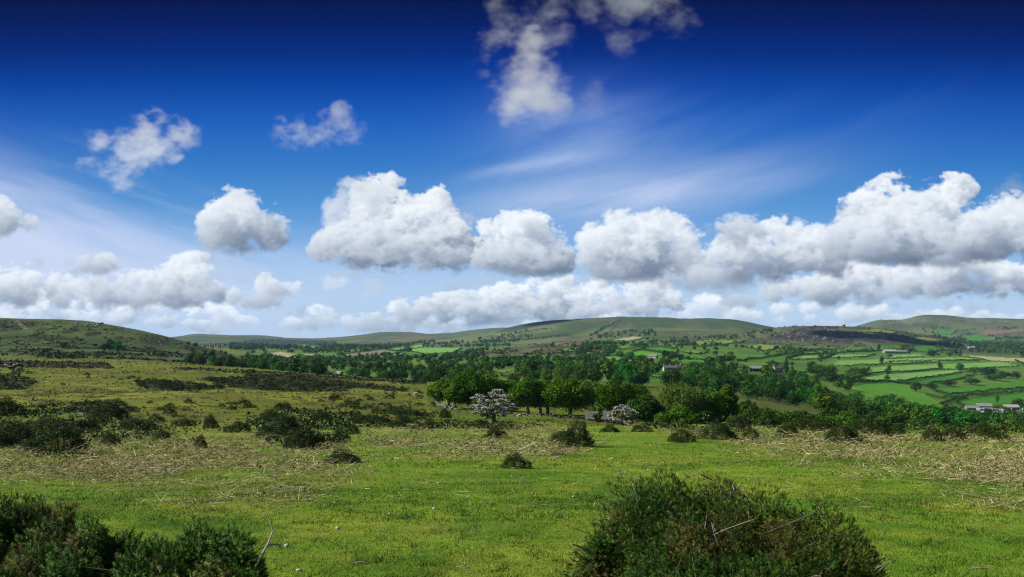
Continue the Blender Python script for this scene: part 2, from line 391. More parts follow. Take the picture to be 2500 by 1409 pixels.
# ------------------------------------------------------------------ terrain: rows of the picture a slope passes through at stations of distance
ST = [
 (1.0,  'z', -1.62), (2.5, 'z', -1.62), (4.5, 'z', -1.63), (6.5, 'z', -1.66), (10, 'z', -1.86), (15, 'z', -2.26), (25, 'z', -2.98),
 (40,  [(-700,1090),(0,1076),(500,1063),(800,1058),(1100,1050),(1300,1046),(1500,1043),(1750,1038),(2000,1045),(2250,1052),(2500,1056),(3200,1060)]),
 (60,  [(-700,1055),(0,1040),(500,1032),(800,1032),(1100,1037),(1250,1041),(1400,1052),(1600,1066),(2000,1072),(3200,1078)]),
 (100, [(-700,1010),(0,1003),(500,1000),(800,1004),(1000,1014),(1150,1029),(1300,1034),(1400,1045),(1700,1062),(2000,1072),(3200,1085)]),
 (150, [(-700,975),(0,968),(500,975),(800,985),(1000,999),(1150,1013),(1300,1021),(1400,1032),(1600,1050),(2000,1068),(3200,1090)]),
 (200, [(-700,952),(0,945),(500,955),(800,966),(1000,980),(1070,991),(1150,1000),(1300,1008),(1450,1014),(1600,1026),(1800,1056),(2200,1082),(3200,1095)]),
 (300, [(-700,920),(0,912),(300,918),(500,925),(750,938),(950,946),(1050,950),(1250,953),(1500,955),(1700,978),(1850,985),(2000,1010),(2300,1058),(2500,1075),(3200,1085)]),
 (400, [(-700,898),(0,888),(300,893),(470,893),(600,900),(750,912),(900,922),(1000,929),(1050,934),(1250,941),(1500,941),(1700,958),(1850,980),(2000,1006),(2200,1046),(2500,1066),(3200,1072)]),
 (500, [(-700,880),(0,876),(300,880),(470,892),(600,915),(750,930),(900,938),(1050,941),(1250,931),(1500,931),(1700,940),(1900,972),(2100,1012),(2300,1038),(2500,1047),(3200,1052)]),
 (600, [(-700,862),(0,860),(300,868),(470,885),(600,905),(750,915),(1000,920),(1250,917),(1500,916),(1700,921),(1900,948),(2100,988),(2300,1016),(2500,1026),(3200,1030)]),
 (800, [(-700,826),(0,828),(150,832),(300,848),(400,860),(500,872),(600,892),(750,898),(1000,900),(1250,897),(1500,896),(1700,899),(1900,917),(2100,946),(2300,984),(2500,1002),(3200,1006)]),
 (1000,[(-700,772),(-200,774),(0,776),(40,778),(140,780),(210,783),(260,791),(300,798),(350,807),(400,819),(450,833),(500,848),(540,858),(600,878),(640,886),(750,890),(1000,888),(1250,884),(1500,881),(1700,882),(1900,896),(2100,921),(2300,950),(2500,964),(3200,968)]),
 (1400,[(-700,800),(0,800),(300,830),(450,860),(600,880),(750,882),(1000,880),(1100,873),(1250,863),(1400,860),(1500,863),(1700,865),(1900,872),(2100,885),(2300,902),(2500,909),(3200,912)]),
 (1800,[(-700,815),(0,815),(450,864),(600,873),(750,873),(1000,872),(1080,870),(1150,862),(1250,848),(1330,838),(1400,836),(1480,840),(1600,847),(1750,849),(1900,854),(2100,864),(2300,874),(2500,880),(3200,882)]),
 (2200,[(-700,825),(0,825),(450,856),(750,863),(1000,862),(1150,858),(1250,851),(1330,850),(1400,849),(1500,842),(1700,837),(1900,842),(2050,846),(2150,850),(2300,861),(2500,866),(3200,868)]),
 (2800,[(-700,835),(0,835),(450,846),(750,853),(1000,850),(1150,848),(1250,845),(1400,838),(1500,828),(1700,822),(1850,808),(1900,800),(1960,796),(2020,796),(2090,797),(2150,803),(2220,812),(2300,827),(2350,840),(2500,852),(3200,855)]),
 (3500,[(-700,835),(0,835),(450,839),(750,846),(1000,843),(1150,838),(1250,832),(1400,818),(1500,805),(1600,800),(1700,802),(1800,803),(1850,808),(1900,815),(2000,825),(2200,835),(2350,838),(2500,838),(3200,840)]),
 (4200,[(-700,832),(0,832),(450,835),(750,842),(900,838),(1000,835),(1100,828),(1200,812),(1230,803),(1280,791),(1340,783),(1430,779),(1520,773),(1560,773),(1600,775),(1680,778),(1740,777),(1780,779),(1830,787),(1880,798),(1950,812),(2100,825),(2300,826),(2500,822),(3200,822)]),
 (5200,[(-700,828),(450,829),(600,832),(750,836),(900,825),(1000,822),(1100,822),(1200,812),(1300,805),(1500,800),(1700,800),(1900,805),(2050,804),(2090,797),(2110,791),(2140,782),(2190,780),(2210,780),(2240,771),(2270,768),(2310,769),(2360,776),(2400,777),(2450,778),(2500,779),(3200,786)]),
 (6500,[(-700,826),(400,826),(440,821),(480,815),(520,817),(580,819),(640,819),(700,825),(760,827),(820,824),(880,818),(930,811),(1000,811),(1040,815),(1100,813),(1150,806),(1200,801),(1240,800),(1300,800),(1500,800),(1900,805),(3200,808)]),
 (9000,[(-700,832),(3200,832)]),
 (14000,[(-700,830),(3200,830)]),
]
SD = np.array([s[0] for s in ST], float)
_XC = np.arange(-1000, 3601, 10.0)
_tab = []
for s in ST:
    if s[1] == 'z':
        _tab.append(np.full(len(_XC), s[2]))
    else:
        p = np.array(s[1], float)
        y = np.interp(_XC, p[:, 0], p[:, 1])
        k = np.array([.25, .5, .25])
        y = np.convolve(np.pad(y, 1, mode='edge'), k, mode='valid')
        _tab.append(-(y-YH)/F*s[0])
_tab = np.array(_tab)                        # stations x columns -> height
_ld = np.log(SD)
# monotone cubic slopes along log distance
_h = np.diff(_ld)[:, None]; _dl = np.diff(_tab, axis=0)/_h
_m = np.zeros_like(_tab)
w1 = 2*_h[1:]+_h[:-1]; w2 = _h[1:]+2*_h[:-1]
with np.errstate(divide='ignore', invalid='ignore'):
    _hm = (w1+w2)/(w1/_dl[:-1]+w2/_dl[1:])
_m[1:-1] = np.where(_dl[:-1]*_dl[1:] > 0, _hm, 0)
_m[0] = _dl[0]; _m[-1] = _dl[-1]

def base_z(x, y):
    x = np.asarray(x, float); d = np.maximum(np.asarray(y, float), 1.0)
    X = np.clip(1250+F*x/d, -1000, 3599)
    ci = (X+1000)/10.0; i = np.floor(ci).astype(int); f = ci-i; i2 = np.minimum(i+1, len(_XC)-1)
    l = np.log(np.clip(d, SD[0], SD[-1]-1e-3)); k = np.clip(np.searchsorted(_ld, l, side='right')-1, 0, len(SD)-2)
    h = _ld[k+1]-_ld[k]; t = (l-_ld[k])/h
    h00 = 2*t**3-3*t**2+1; h10 = t**3-2*t**2+t; h01 = -2*t**3+3*t**2; h11 = t**3-t**2
    def at(ix):
        return h00*_tab[k, ix]+h10*h*_m[k, ix]+h01*_tab[k+1, ix]+h11*h*_m[k+1, ix]
    return at(i)*(1-f)+at(i2)*f

def gz(x, y):
    """height of the ground"""
    x = np.asarray(x, float); y = np.asarray(y, float)
    z = base_z(x, y)
    d = np.maximum(y, 1.0)
    near = 1-sstep(45, 90, d)
    z = z+near*(0.10*(fb2(x/3.1, y/3.1, 3, 1)-.5)+0.035*(fb2(x/.45, y/.45, 2, 2)-.5))*sstep(3, 9, d)
    mid = sstep(45, 120, d)*(1-sstep(420, 700, d))
    z = z+mid*(0.9*(fb2(x/16, y/16, 4, 3)-.5)+0.5*(fb2(x/4.5, y/4.5, 2, 5)-.5))
    far = sstep(500, 1200, d)
    z = z+far*np.minimum(d*0.0016, 7)*(fb2(x/70, y/70, 5, 4)-.5)
    return z

_DS = np.exp(np.linspace(math.log(1.5), math.log(12000), 1800))
def hit(X, Y, dmin=1.5):
    """first ground point met by the ray through picture position (X, Y)"""
    x = (X-1250)/F*_DS
    Yr = YH-F*base_z(x, _DS)/_DS
    ok = np.where((Yr <= Y) & (_DS >= dmin))[0]
    k = ok[0] if len(ok) else len(_DS)-1
    d = _DS[k]
    if k > 0 and _DS[k-1] >= dmin:
        a, b = Yr[k-1], Yr[k]
        if a > Y >= b and a != b: d = _DS[k-1]+(a-Y)/(a-b)*(_DS[k]-_DS[k-1])
    xx = (X-1250)/F*d
    return xx, d, float(gz(xx, d))
def at(X, d):
    xx = (X-1250)/F*d
    return xx, d, float(gz(xx, d))

# ------------------------------------------------------------------ object helpers
def tag(o, label=None, cat=None, group=None, kind=None):
    if label: o['label'] = label
    if cat: o['category'] = cat
    if group: o['group'] = group
    if kind: o['kind'] = kind
    return o
def mesh_obj(name, verts, faces, mat, parent=None, attrs=None, mats=None, mat_idx=None, smooth=False):
    """faces: (n,3) or (n,4) array"""
    me = bpy.data.meshes.new(name)
    verts = np.asarray(verts, np.float32); faces = np.asarray(faces, np.int32)
    nf, k = faces.shape
    me.vertices.add(len(verts)); me.vertices.foreach_set('co', verts.ravel())
    me.loops.add(nf*k); me.loops.foreach_set('vertex_index', faces.ravel())
    me.polygons.add(nf); me.polygons.foreach_set('loop_start', np.arange(0, nf*k, k, dtype=np.int32))
    try: me.polygons.foreach_set('loop_total', np.full(nf, k, np.int32))
    except Exception: pass
    for m in (mats or [mat]): me.materials.append(m)
    if mat_idx is not None: me.polygons.foreach_set('material_index', np.asarray(mat_idx, np.int32))
    if smooth: me.polygons.foreach_set('use_smooth', np.ones(nf, bool))
    me.update(calc_edges=True)
    for an, av in (attrs or {}).items():
        av = np.asarray(av, np.float32)
        if av.ndim == 2:
            a = me.attributes.new(an, 'FLOAT_COLOR', 'POINT')
            if av.shape[1] == 3: av = np.concatenate([av, np.ones((len(av), 1), np.float32)], 1)
            a.data.foreach_set('color', np.ascontiguousarray(av).ravel())
        else:
            a = me.attributes.new(an, 'FLOAT', 'POINT'); a.data.foreach_set('value', av)
    o = bpy.data.objects.new(name, me); COL.objects.link(o)
    if parent is not None: o.parent = parent
    return o
def empty(name, loc, rz=0.0):
    o = bpy.data.objects.new(name, None); COL.objects.link(o)
    o.location = loc; o.rotation_euler = (0, 0, rz); o.empty_display_size = 0.2
    return o
def copy_tree(o, parent=None):
    c = o.copy(); COL.objects.link(c)
    if parent is not None: c.parent = parent
    for ch in list(o.children): copy_tree(ch, c)
    return c
class MB:
    """collects quads and triangles (as quads) for one mesh"""
    def __init__(s): s.v = []; s.f = []; s.n = 0; s.m = []
    def add(s, v, f, mi=0):
        v = np.asarray(v, float); f = np.asarray(f, int)
        s.v.append(v); s.f.append(f+s.n); s.n += len(v); s.m.append(np.full(len(f), mi))
    def box(s, c, d, rz=0.0, mi=0):
        x, y, z = np.array(d)/2.0
        v = np.array([[-x,-y,-z],[x,-y,-z],[x,y,-z],[-x,y,-z],[-x,-y,z],[x,-y,z],[x,y,z],[-x,y,z]])
        ca, sa = math.cos(rz), math.sin(rz)
        v = np.stack([v[:,0]*ca-v[:,1]*sa, v[:,0]*sa+v[:,1]*ca, v[:,2]], 1)+np.array(c)
        s.add(v, [[0,3,2,1],[4,5,6,7],[0,1,5,4],[1,2,6,5],[2,3,7,6],[3,0,4,7]], mi)
    def tube(s, pts, rad, seg=6, mi=0):
        pts = np.asarray(pts, float); n = len(pts)
        rad = np.broadcast_to(np.asarray(rad, float), (n,))
        rings = []
        for i in range(n):
            t = pts[min(i+1, n-1)]-pts[max(i-1, 0)]; t = t/(np.linalg.norm(t)+1e-9)
            a = np.cross(t, [0.3, 0.9, 0.1] if abs(t[2]) > .8 else [0, 0, 1.0]); a /= np.linalg.norm(a)+1e-9
            b = np.cross(t, a)
            th = np.arange(seg)*2*math.pi/seg
            rings.append(pts[i]+rad[i]*(np.cos(th)[:, None]*a+np.sin(th)[:, None]*b))
        v = np.concatenate(rings)
        f = []
        for i in range(n-1):
            for k in range(seg):
                k2 = (k+1) % seg
                f.append([i*seg+k, i*seg+k2, (i+1)*seg+k2, (i+1)*seg+k])
        for k in range(1, seg-1):
            f.append([(n-1)*seg, (n-1)*seg+k, (n-1)*seg+k+1, (n-1)*seg+k+1])   # cap
        s.add(v, f, mi)
    def build(s, name, mat, parent=None, mats=None, smooth=False):
        v = np.concatenate(s.v); f = np.concatenate(s.f); mi = np.concatenate(s.m)
        me = bpy.data.meshes.new(name)
        fl = [list(dict.fromkeys(q)) for q in f.tolist()]
        me.from_pydata(v.tolist(), [], fl)
        for m in (mats or [mat]): me.materials.append(m)
        me.polygons.foreach_set('material_index', mi.astype(np.int32))
        if smooth: me.polygons.foreach_set('use_smooth', np.ones(len(fl), bool))
        me.update()
        o = bpy.data.objects.new(name, me); COL.objects.link(o)
        if parent is not None: o.parent = parent
        return o

# ------------------------------------------------------------------ materials
def nmat(name):
    m = bpy.data.materials.new(name); m.use_nodes = True
    nt = m.node_tree; b = nt.nodes['Principled BSDF']
    return m, nt, b
def L(nt, a, b): nt.links.new(a, b)
def ramp(nt, fac, stops):
    r = nt.nodes.new('ShaderNodeValToRGB')
    while len(r.color_ramp.elements) < len(stops): r.color_ramp.elements.new(0.5)
    for e, (p, c) in zip(r.color_ramp.elements, stops):
        e.position = p; e.color = (*c, 1)
    L(nt, fac, r.inputs['Fac']); return r.outputs['Color']
def noise(nt, scale, detail=4, rough=0.55, coord='Object'):
    tc = nt.nodes.new('ShaderNodeTexCoord'); n = nt.nodes.new('ShaderNodeTexNoise')
    n.inputs['Scale'].default_value = scale; n.inputs['Detail'].default_value = detail; n.inputs['Roughness'].default_value = rough
    L(nt, tc.outputs[coord], n.inputs['Vector']); return n.outputs['Fac']
def mul_value(nt, col, fac, lo, hi):
    """colour times a factor between lo and hi"""
    mr = nt.nodes.new('ShaderNodeMapRange'); mr.inputs['From Min'].default_value = 0.25; mr.inputs['From Max'].default_value = 0.75
    mr.inputs['To Min'].default_value = lo; mr.inputs['To Max'].default_value = hi
    L(nt, fac, mr.inputs['Value'])
    v = nt.nodes.new('ShaderNodeVectorMath'); v.operation = 'SCALE'
    L(nt, col, v.inputs[0]); L(nt, mr.outputs[0], v.inputs['Scale'])
    return v.outputs[0]
def plain(name, c, rough=0.8, nscale=3.0, lo=0.8, hi=1.2, spec=0.2):
    m, nt, b = nmat(name)
    rgb = nt.nodes.new('ShaderNodeRGB'); rgb.outputs[0].default_value = (*c, 1)
    L(nt, mul_value(nt, rgb.outputs[0], noise(nt, nscale), lo, hi), b.inputs['Base Color'])
    b.inputs['Roughness'].default_value = rough; b.inputs['Specular IOR Level'].default_value = spec
    return m
def leaf_mat(name, c1, c2, c3=None, transl=0.25, inst=0.35, rough=0.55, spec=0.25):
    """leaves: colour varies leaf by leaf and plant by plant"""
    m, nt, b = nmat(name)
    g = nt.nodes.new('ShaderNodeNewGeometry'); oi = nt.nodes.new('ShaderNodeObjectInfo')
    stops = [(0.0, c1), (1.0, c2)] if c3 is None else [(0.0, c1), (0.6, c2), (1.0, c3)]
    col = ramp(nt, g.outputs['Random Per Island'], stops)
    col = mul_value(nt, col, oi.outputs['Random'], 1-inst, 1+inst)
    hs = nt.nodes.new('ShaderNodeHueSaturation')
    mr = nt.nodes.new('ShaderNodeMapRange'); mr.inputs['To Min'].default_value = 0.5-0.035*inst/0.35; mr.inputs['To Max'].default_value = 0.5+0.03*inst/0.35
    wn = nt.nodes.new('ShaderNodeTexWhiteNoise'); wn.noise_dimensions = '1D'; L(nt, oi.outputs['Random'], wn.inputs['W'])
    L(nt, wn.outputs['Value'], mr.inputs['Value']); L(nt, mr.outputs[0], hs.inputs['Hue']); L(nt, col, hs.inputs['Color'])
    col = hs.outputs['Color']
    L(nt, col, b.inputs['Base Color']); b.inputs['Roughness'].default_value = rough; b.inputs['Specular IOR Level'].default_value = spec
    if transl > 0:
        t = nt.nodes.new('ShaderNodeBsdfTranslucent'); L(nt, col, t.inputs['Color'])
        mx = nt.nodes.new('ShaderNodeMixShader'); mx.inputs[0].default_value = transl
        L(nt, b.outputs[0], mx.inputs[1]); L(nt, t.outputs[0], mx.inputs[2])
        L(nt, mx.outputs[0], nt.nodes['Material Output'].inputs['Surface'])
    return m
# ------------------------------------------------------------------ ground cover zones (as seen lying on the ground)
BRACKEN = [
 [(-300,1105),(0,1098),(250,1052),(600,1040),(790,1058),(862,1108),(872,1158),(780,1190),(640,1212),(450,1198),(250,1188),(0,1186),(-300,1190)],
 [(840,1042),(1000,1036),(1250,1046),(1400,1046),(1462,1068),(1440,1090),(1380,1104),(1270,1124),(1150,1104),(1000,1098),(900,1082)],
 [(1480,1047),(1600,1042),(1800,1036),(2100,1046),(2800,1052),(2800,1230),(2500,1205),(2380,1160),(2150,1122),(1900,1112),(1750,1072),(1650,1068),(1520,1052)],
]
HEATHER = [
 [(330,930),(400,928),(520,942),(545,951),(430,956),(345,946)],
 [(480,924),(640,920),(870,944),(850,956),(700,956),(560,945)],
 [(420,897),(620,905),(1040,930),(1045,938),(900,931),(640,916),(450,904)],
 [(580,908),(700,916),(1000,948),(990,958),(800,941),(600,917)],
 [(-300,880),(0,880),(260,886),(280,900),(100,899),(-300,895)],
 [(-300,920),(40,915),(95,930),(60,952),(-300,955)],
 [(170,984),(300,982),(330,1000),(250,1014),(180,1004)],
]
FIELDS = [  # label, colour key, polygon
 ('large open light green field sloping down to the wood, dark hedge across its top','g', [(2040,946),(2094,936),(2158,933),(2222,941),(2232,953),(2262,964),(2300,990),(2296,1000),(2100,990),(2100,955)]),
 ('mid green strip field under the row of round trees beyond the farm','d', [(2276,951),(2388,941),(2520,927),(2700,915),(2700,940),(2500,947),(2360,961),(2318,966),(2290,958)]),
 ('green field directly behind the farm with the solar roof','d', [(2326,978),(2360,972),(2500,958),(2700,948),(2700,985),(2480,1000),(2360,998)]),
 ('narrow green field between two hedges just above the round bushes','d', [(2192,934),(2276,923),(2360,914),(2378,917),(2290,935),(2262,940),(2220,938)]),
 ('long pale green field with a hedge tree standing at its left end','l', [(2097,923),(2164,915),(2332,904),(2352,909),(2276,920),(2206,931),(2097,932)]),
 ('pale green field with a tall lone hedge tree on its lower boundary','l', [(2122,898),(2164,895),(2290,890),(2294,900),(2178,909),(2109,915)]),
 ('pale green field to the right of the ivy covered lone tree','l', [(2298,890),(2444,884),(2487,895),(2416,898),(2332,902),(2298,901)]),
 ('longest pale green field stretching below the grey barns','l', [(2030,892),(2052,881),(2164,877),(2332,872),(2390,878),(2276,884),(2164,889),(2066,894)]),
 ('pale green field left of the forked hedge','l', [(1918,878),(1954,869),(2031,866),(2018,875),(1968,878)]),
 ('thin pale green field right of the forked hedge','l', [(2022,874),(2044,866),(2138,867),(2094,873)]),
 ('small pale field directly in front of the long grey barns','l', [(2172,867),(2242,865),(2256,872),(2164,875)]),
 ('green field behind the tall conifers right of the barns','d', [(2226,846),(2276,843),(2320,853),(2276,859),(2234,857)]),
 ('bright green field right behind the grey barns','d', [(2150,847),(2206,841),(2202,853),(2145,856)]),
 ('thin green field at the foot of the dark heather hill','d', [(2050,856),(2136,847),(2142,856),(2090,858)]),
 ('pale straw coloured field beside the lane at the right','s', [(2336,867),(2500,876),(2650,882),(2650,890),(2500,885),(2416,880)]),
 ('reddish ploughed field on the far slope under the rocky tor','b', [(2380,815),(2416,808),(2500,803),(2560,804),(2472,812),(2416,819)]),
 ('green field below the reddish ploughed field','d', [(2345,825),(2388,815),(2408,824),(2460,820),(2416,833),(2354,831)]),
 ('small green field among hedges under the rocky tor','d', [(2290,808),(2332,808),(2320,817),(2290,815)]),
 ('green field behind the grey open barn','d', [(1798,896),(1856,890),(1880,895),(1842,903),(1798,903)]),
 ('yellow green field at the edge of the purple moor','y', [(1818,847),(1856,841),(1900,845),(1884,856),(1862,856)]),
 ('small vivid green field above the two chimneyed house','d', [(1870,889),(1884,880),(1920,879),(1917,890)]),
 ('small green paddock right of the two chimneyed house','d', [(1934,900),(1968,901),(1970,912),(1937,909)]),
 ('yellow green enclosure on the shoulder of the dark heather hill','y', [(2098,808),(2136,803),(2192,811),(2178,815),(2114,812)]),
 ('light green enclosure running down the right flank of the heather hill','y', [(2226,827),(2248,823),(2318,832),(2276,833)]),
 ('small pale green field among the dark trees of the valley','d', [(1990,926),(2013,919),(2072,922),(2066,928),(2020,931)]),
 ('wide yellow green field under the big rounded moor','y', [(1678,836),(1738,830),(1822,831),(1792,837),(1750,843),(1710,846)]),
 ('green field with a hedge of small bushes at its foot','d', [(1566,856),(1579,849),(1612,849),(1656,855),(1652,862),(1610,860)]),
 ('green field behind the pale stone ruin','g', [(1544,861),(1564,857),(1617,864),(1622,873),(1579,872),(1546,872)]),
 ('green field in front of the two big parkland trees','g', [(1469,872),(1507,871),(1546,880),(1544,889),(1507,885),(1480,884)]),
 ('green field left of the two big parkland trees','g', [(1418,864),(1456,857),(1489,862),(1480,869),(1438,870)]),
 ('light green strip below the brown ploughed field','g', [(1500,847),(1533,845),(1553,851),(1515,854)]),
 ('wide bluish green field right of the single round tree','d', [(1638,870),(1674,868),(1760,872),(1740,878),(1686,877)]),
 ('green field above the white farmhouse','d', [(1648,884),(1727,882),(1735,889),(1681,895),(1656,889)]),
 ('bright green field in a gap of the wood below the white farmhouse','g', [(1522,916),(1558,911),(1599,917),(1640,924),(1605,925)]),
 ('narrow yellow green field beyond the wind swept beeches','y', [(1196,905),(1238,903),(1264,906),(1262,913),(1200,912)]),
 ('yellow green field just over the tops of the beeches','y', [(1225,921),(1277,912),(1316,911),(1306,924),(1251,925)]),
 ('brown ploughed field with three dark trees along its foot','b', [(1349,838),(1430,834),(1458,839),(1405,846),(1352,845)]),
 ('green field under the brown ploughed field','g', [(1362,854),(1405,850),(1410,859),(1384,860)]),
 ('tan strip fields at the foot of the rounded moor','s', [(1488,831),(1546,822),(1573,824),(1533,833)]),
 ('pale field in a clearing behind the conifers','y', [(1664,861),(1686,857),(1730,862),(1702,865)]),
 ('tan stubble field sloping in the distant valley','t', [(838,866),(933,855),(982,860),(936,866),(853,872)]),
 ('bright green field beside the tan stubble field','g', [(930,866),(958,861),(990,863),(964,870)]),
 ('pale green strip above the tan stubble field','l', [(944,854),(1030,842),(1036,848),(971,855)]),
 ('pale green fields under the small dark copse','l', [(993,856),(1020,849),(1128,850),(1104,861),(1035,863)]),
 ('light green field sloping under the far plantation','l', [(718,843),(743,840),(790,853),(764,855)]),
 ('straw field beyond the bright green trees','s', [(655,864),(684,859),(732,868),(697,874)]),
 ('second straw field right of the straw field beyond the bright trees','s', [(729,864),(783,867),(756,871)]),
 ('thin straw strip over the valley trees','s', [(780,872),(825,872),(825,878),(795,876)]),
]
FCOL = dict(g=(.070,.180,.018), d=(.042,.140,.014), l=(.112,.225,.045), y=(.135,.175,.034), s=(.24,.22,.105), b=(.125,.088,.056), t=(.145,.115,.065))
for _q in FCOL: FCOL[_q] = tuple(1.08*_c for _c in FCOL[_q])
PURPLE = [(1878,824),(1940,804),(1979,794),(2032,795),(2055,808),(2108,811),(2214,821),(2224,829),(2164,836),(1957,832)]
PLANT = [(470,846),(560,838),(640,828),(700,829),(820,834),(825,842),(700,846),(600,850),(520,852)]

SCRUB = [
 [(-300,985),(180,988),(300,1008),(470,1058),(430,1076),(260,1088),(232,1118),(0,1104),(-300,1104)],
 [(600,1008),(800,1003),(865,1045),(842,1088),(760,1094),(640,1062)],
 [(1560,1038),(1800,1030),(2800,1050),(2800,1064),(2000,1060),(1560,1053)],
 [(780,1024),(1200,1032),(1400,1038),(1400,1046),(1100,1050),(780,1042)],
]
def lerp(a, b, t):
    t = np.asarray(t)[..., None]
    return np.asarray(a)*(1-t)+np.asarray(b)*t

def bracken_mask(x, y):
    d = np.maximum(y, 1.0)
    X = 1250+F*x/d; Y = YH-F*base_z(x, d)/d
    sc = np.clip(14/d, 0.25, 1.5)
    m = np.zeros(np.shape(X))
    for q in range(4):
        Xj = X+(fb2(x/2.2+31*q, y/3.0, 3, 6)-.5)*330*sc+(vn2(x*7+13*q, y*7, 3)-.5)*60*sc
        Yj = Y+(fb2(x/2.6+40-17*q, y/3.0, 3, 9)-.5)*170*sc+(vn2(x*7+40, y*7+9*q, 5)-.5)*26*sc
        h_ = np.zeros(np.shape(X))
        for p in BRACKEN: h_ = np.maximum(h_, in_poly(Xj, Yj, p)*1.0)
        m = m+h_*.25
    m *= sstep(.20, .42, fb2(x/3.4+11, y/4.0, 4, 2))*.7+.3
    patch = sstep(0.32, 0.62, fb2(x/1.7, y/2.2, 4, 12))
    return m*(d < 75)*(0.34+0.66*patch)

def turf_tint(x, y):
    n1 = fb2(x/2.0, y/2.6, 4, 7); n2 = fb2(x/0.5, y/0.6, 3, 10); n3 = fb2(x/6.5+9, y/9.0, 3, 2)
    c = lerp((.058,.122,.008), (.108,.150,.014), sstep(.30, .70, n1*.40+n2*.45+n3*.15))
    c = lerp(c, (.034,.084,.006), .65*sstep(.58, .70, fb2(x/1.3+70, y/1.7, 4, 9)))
    c = lerp(c, (.110,.118,.026), 0.22*sstep(.60, .78, fb2(x/.8+30, y/1.2, 4, 4)))
    c = c*np.array([1.22, 1.17, 1.2])
    b = bracken_mask(x, y)
    bc = lerp((.080,.114,.015), (.165,.165,.042), sstep(.35, .65, fb2(x/.6, y/.8, 3, 5)))
    return lerp(c, bc, 0.85*b)

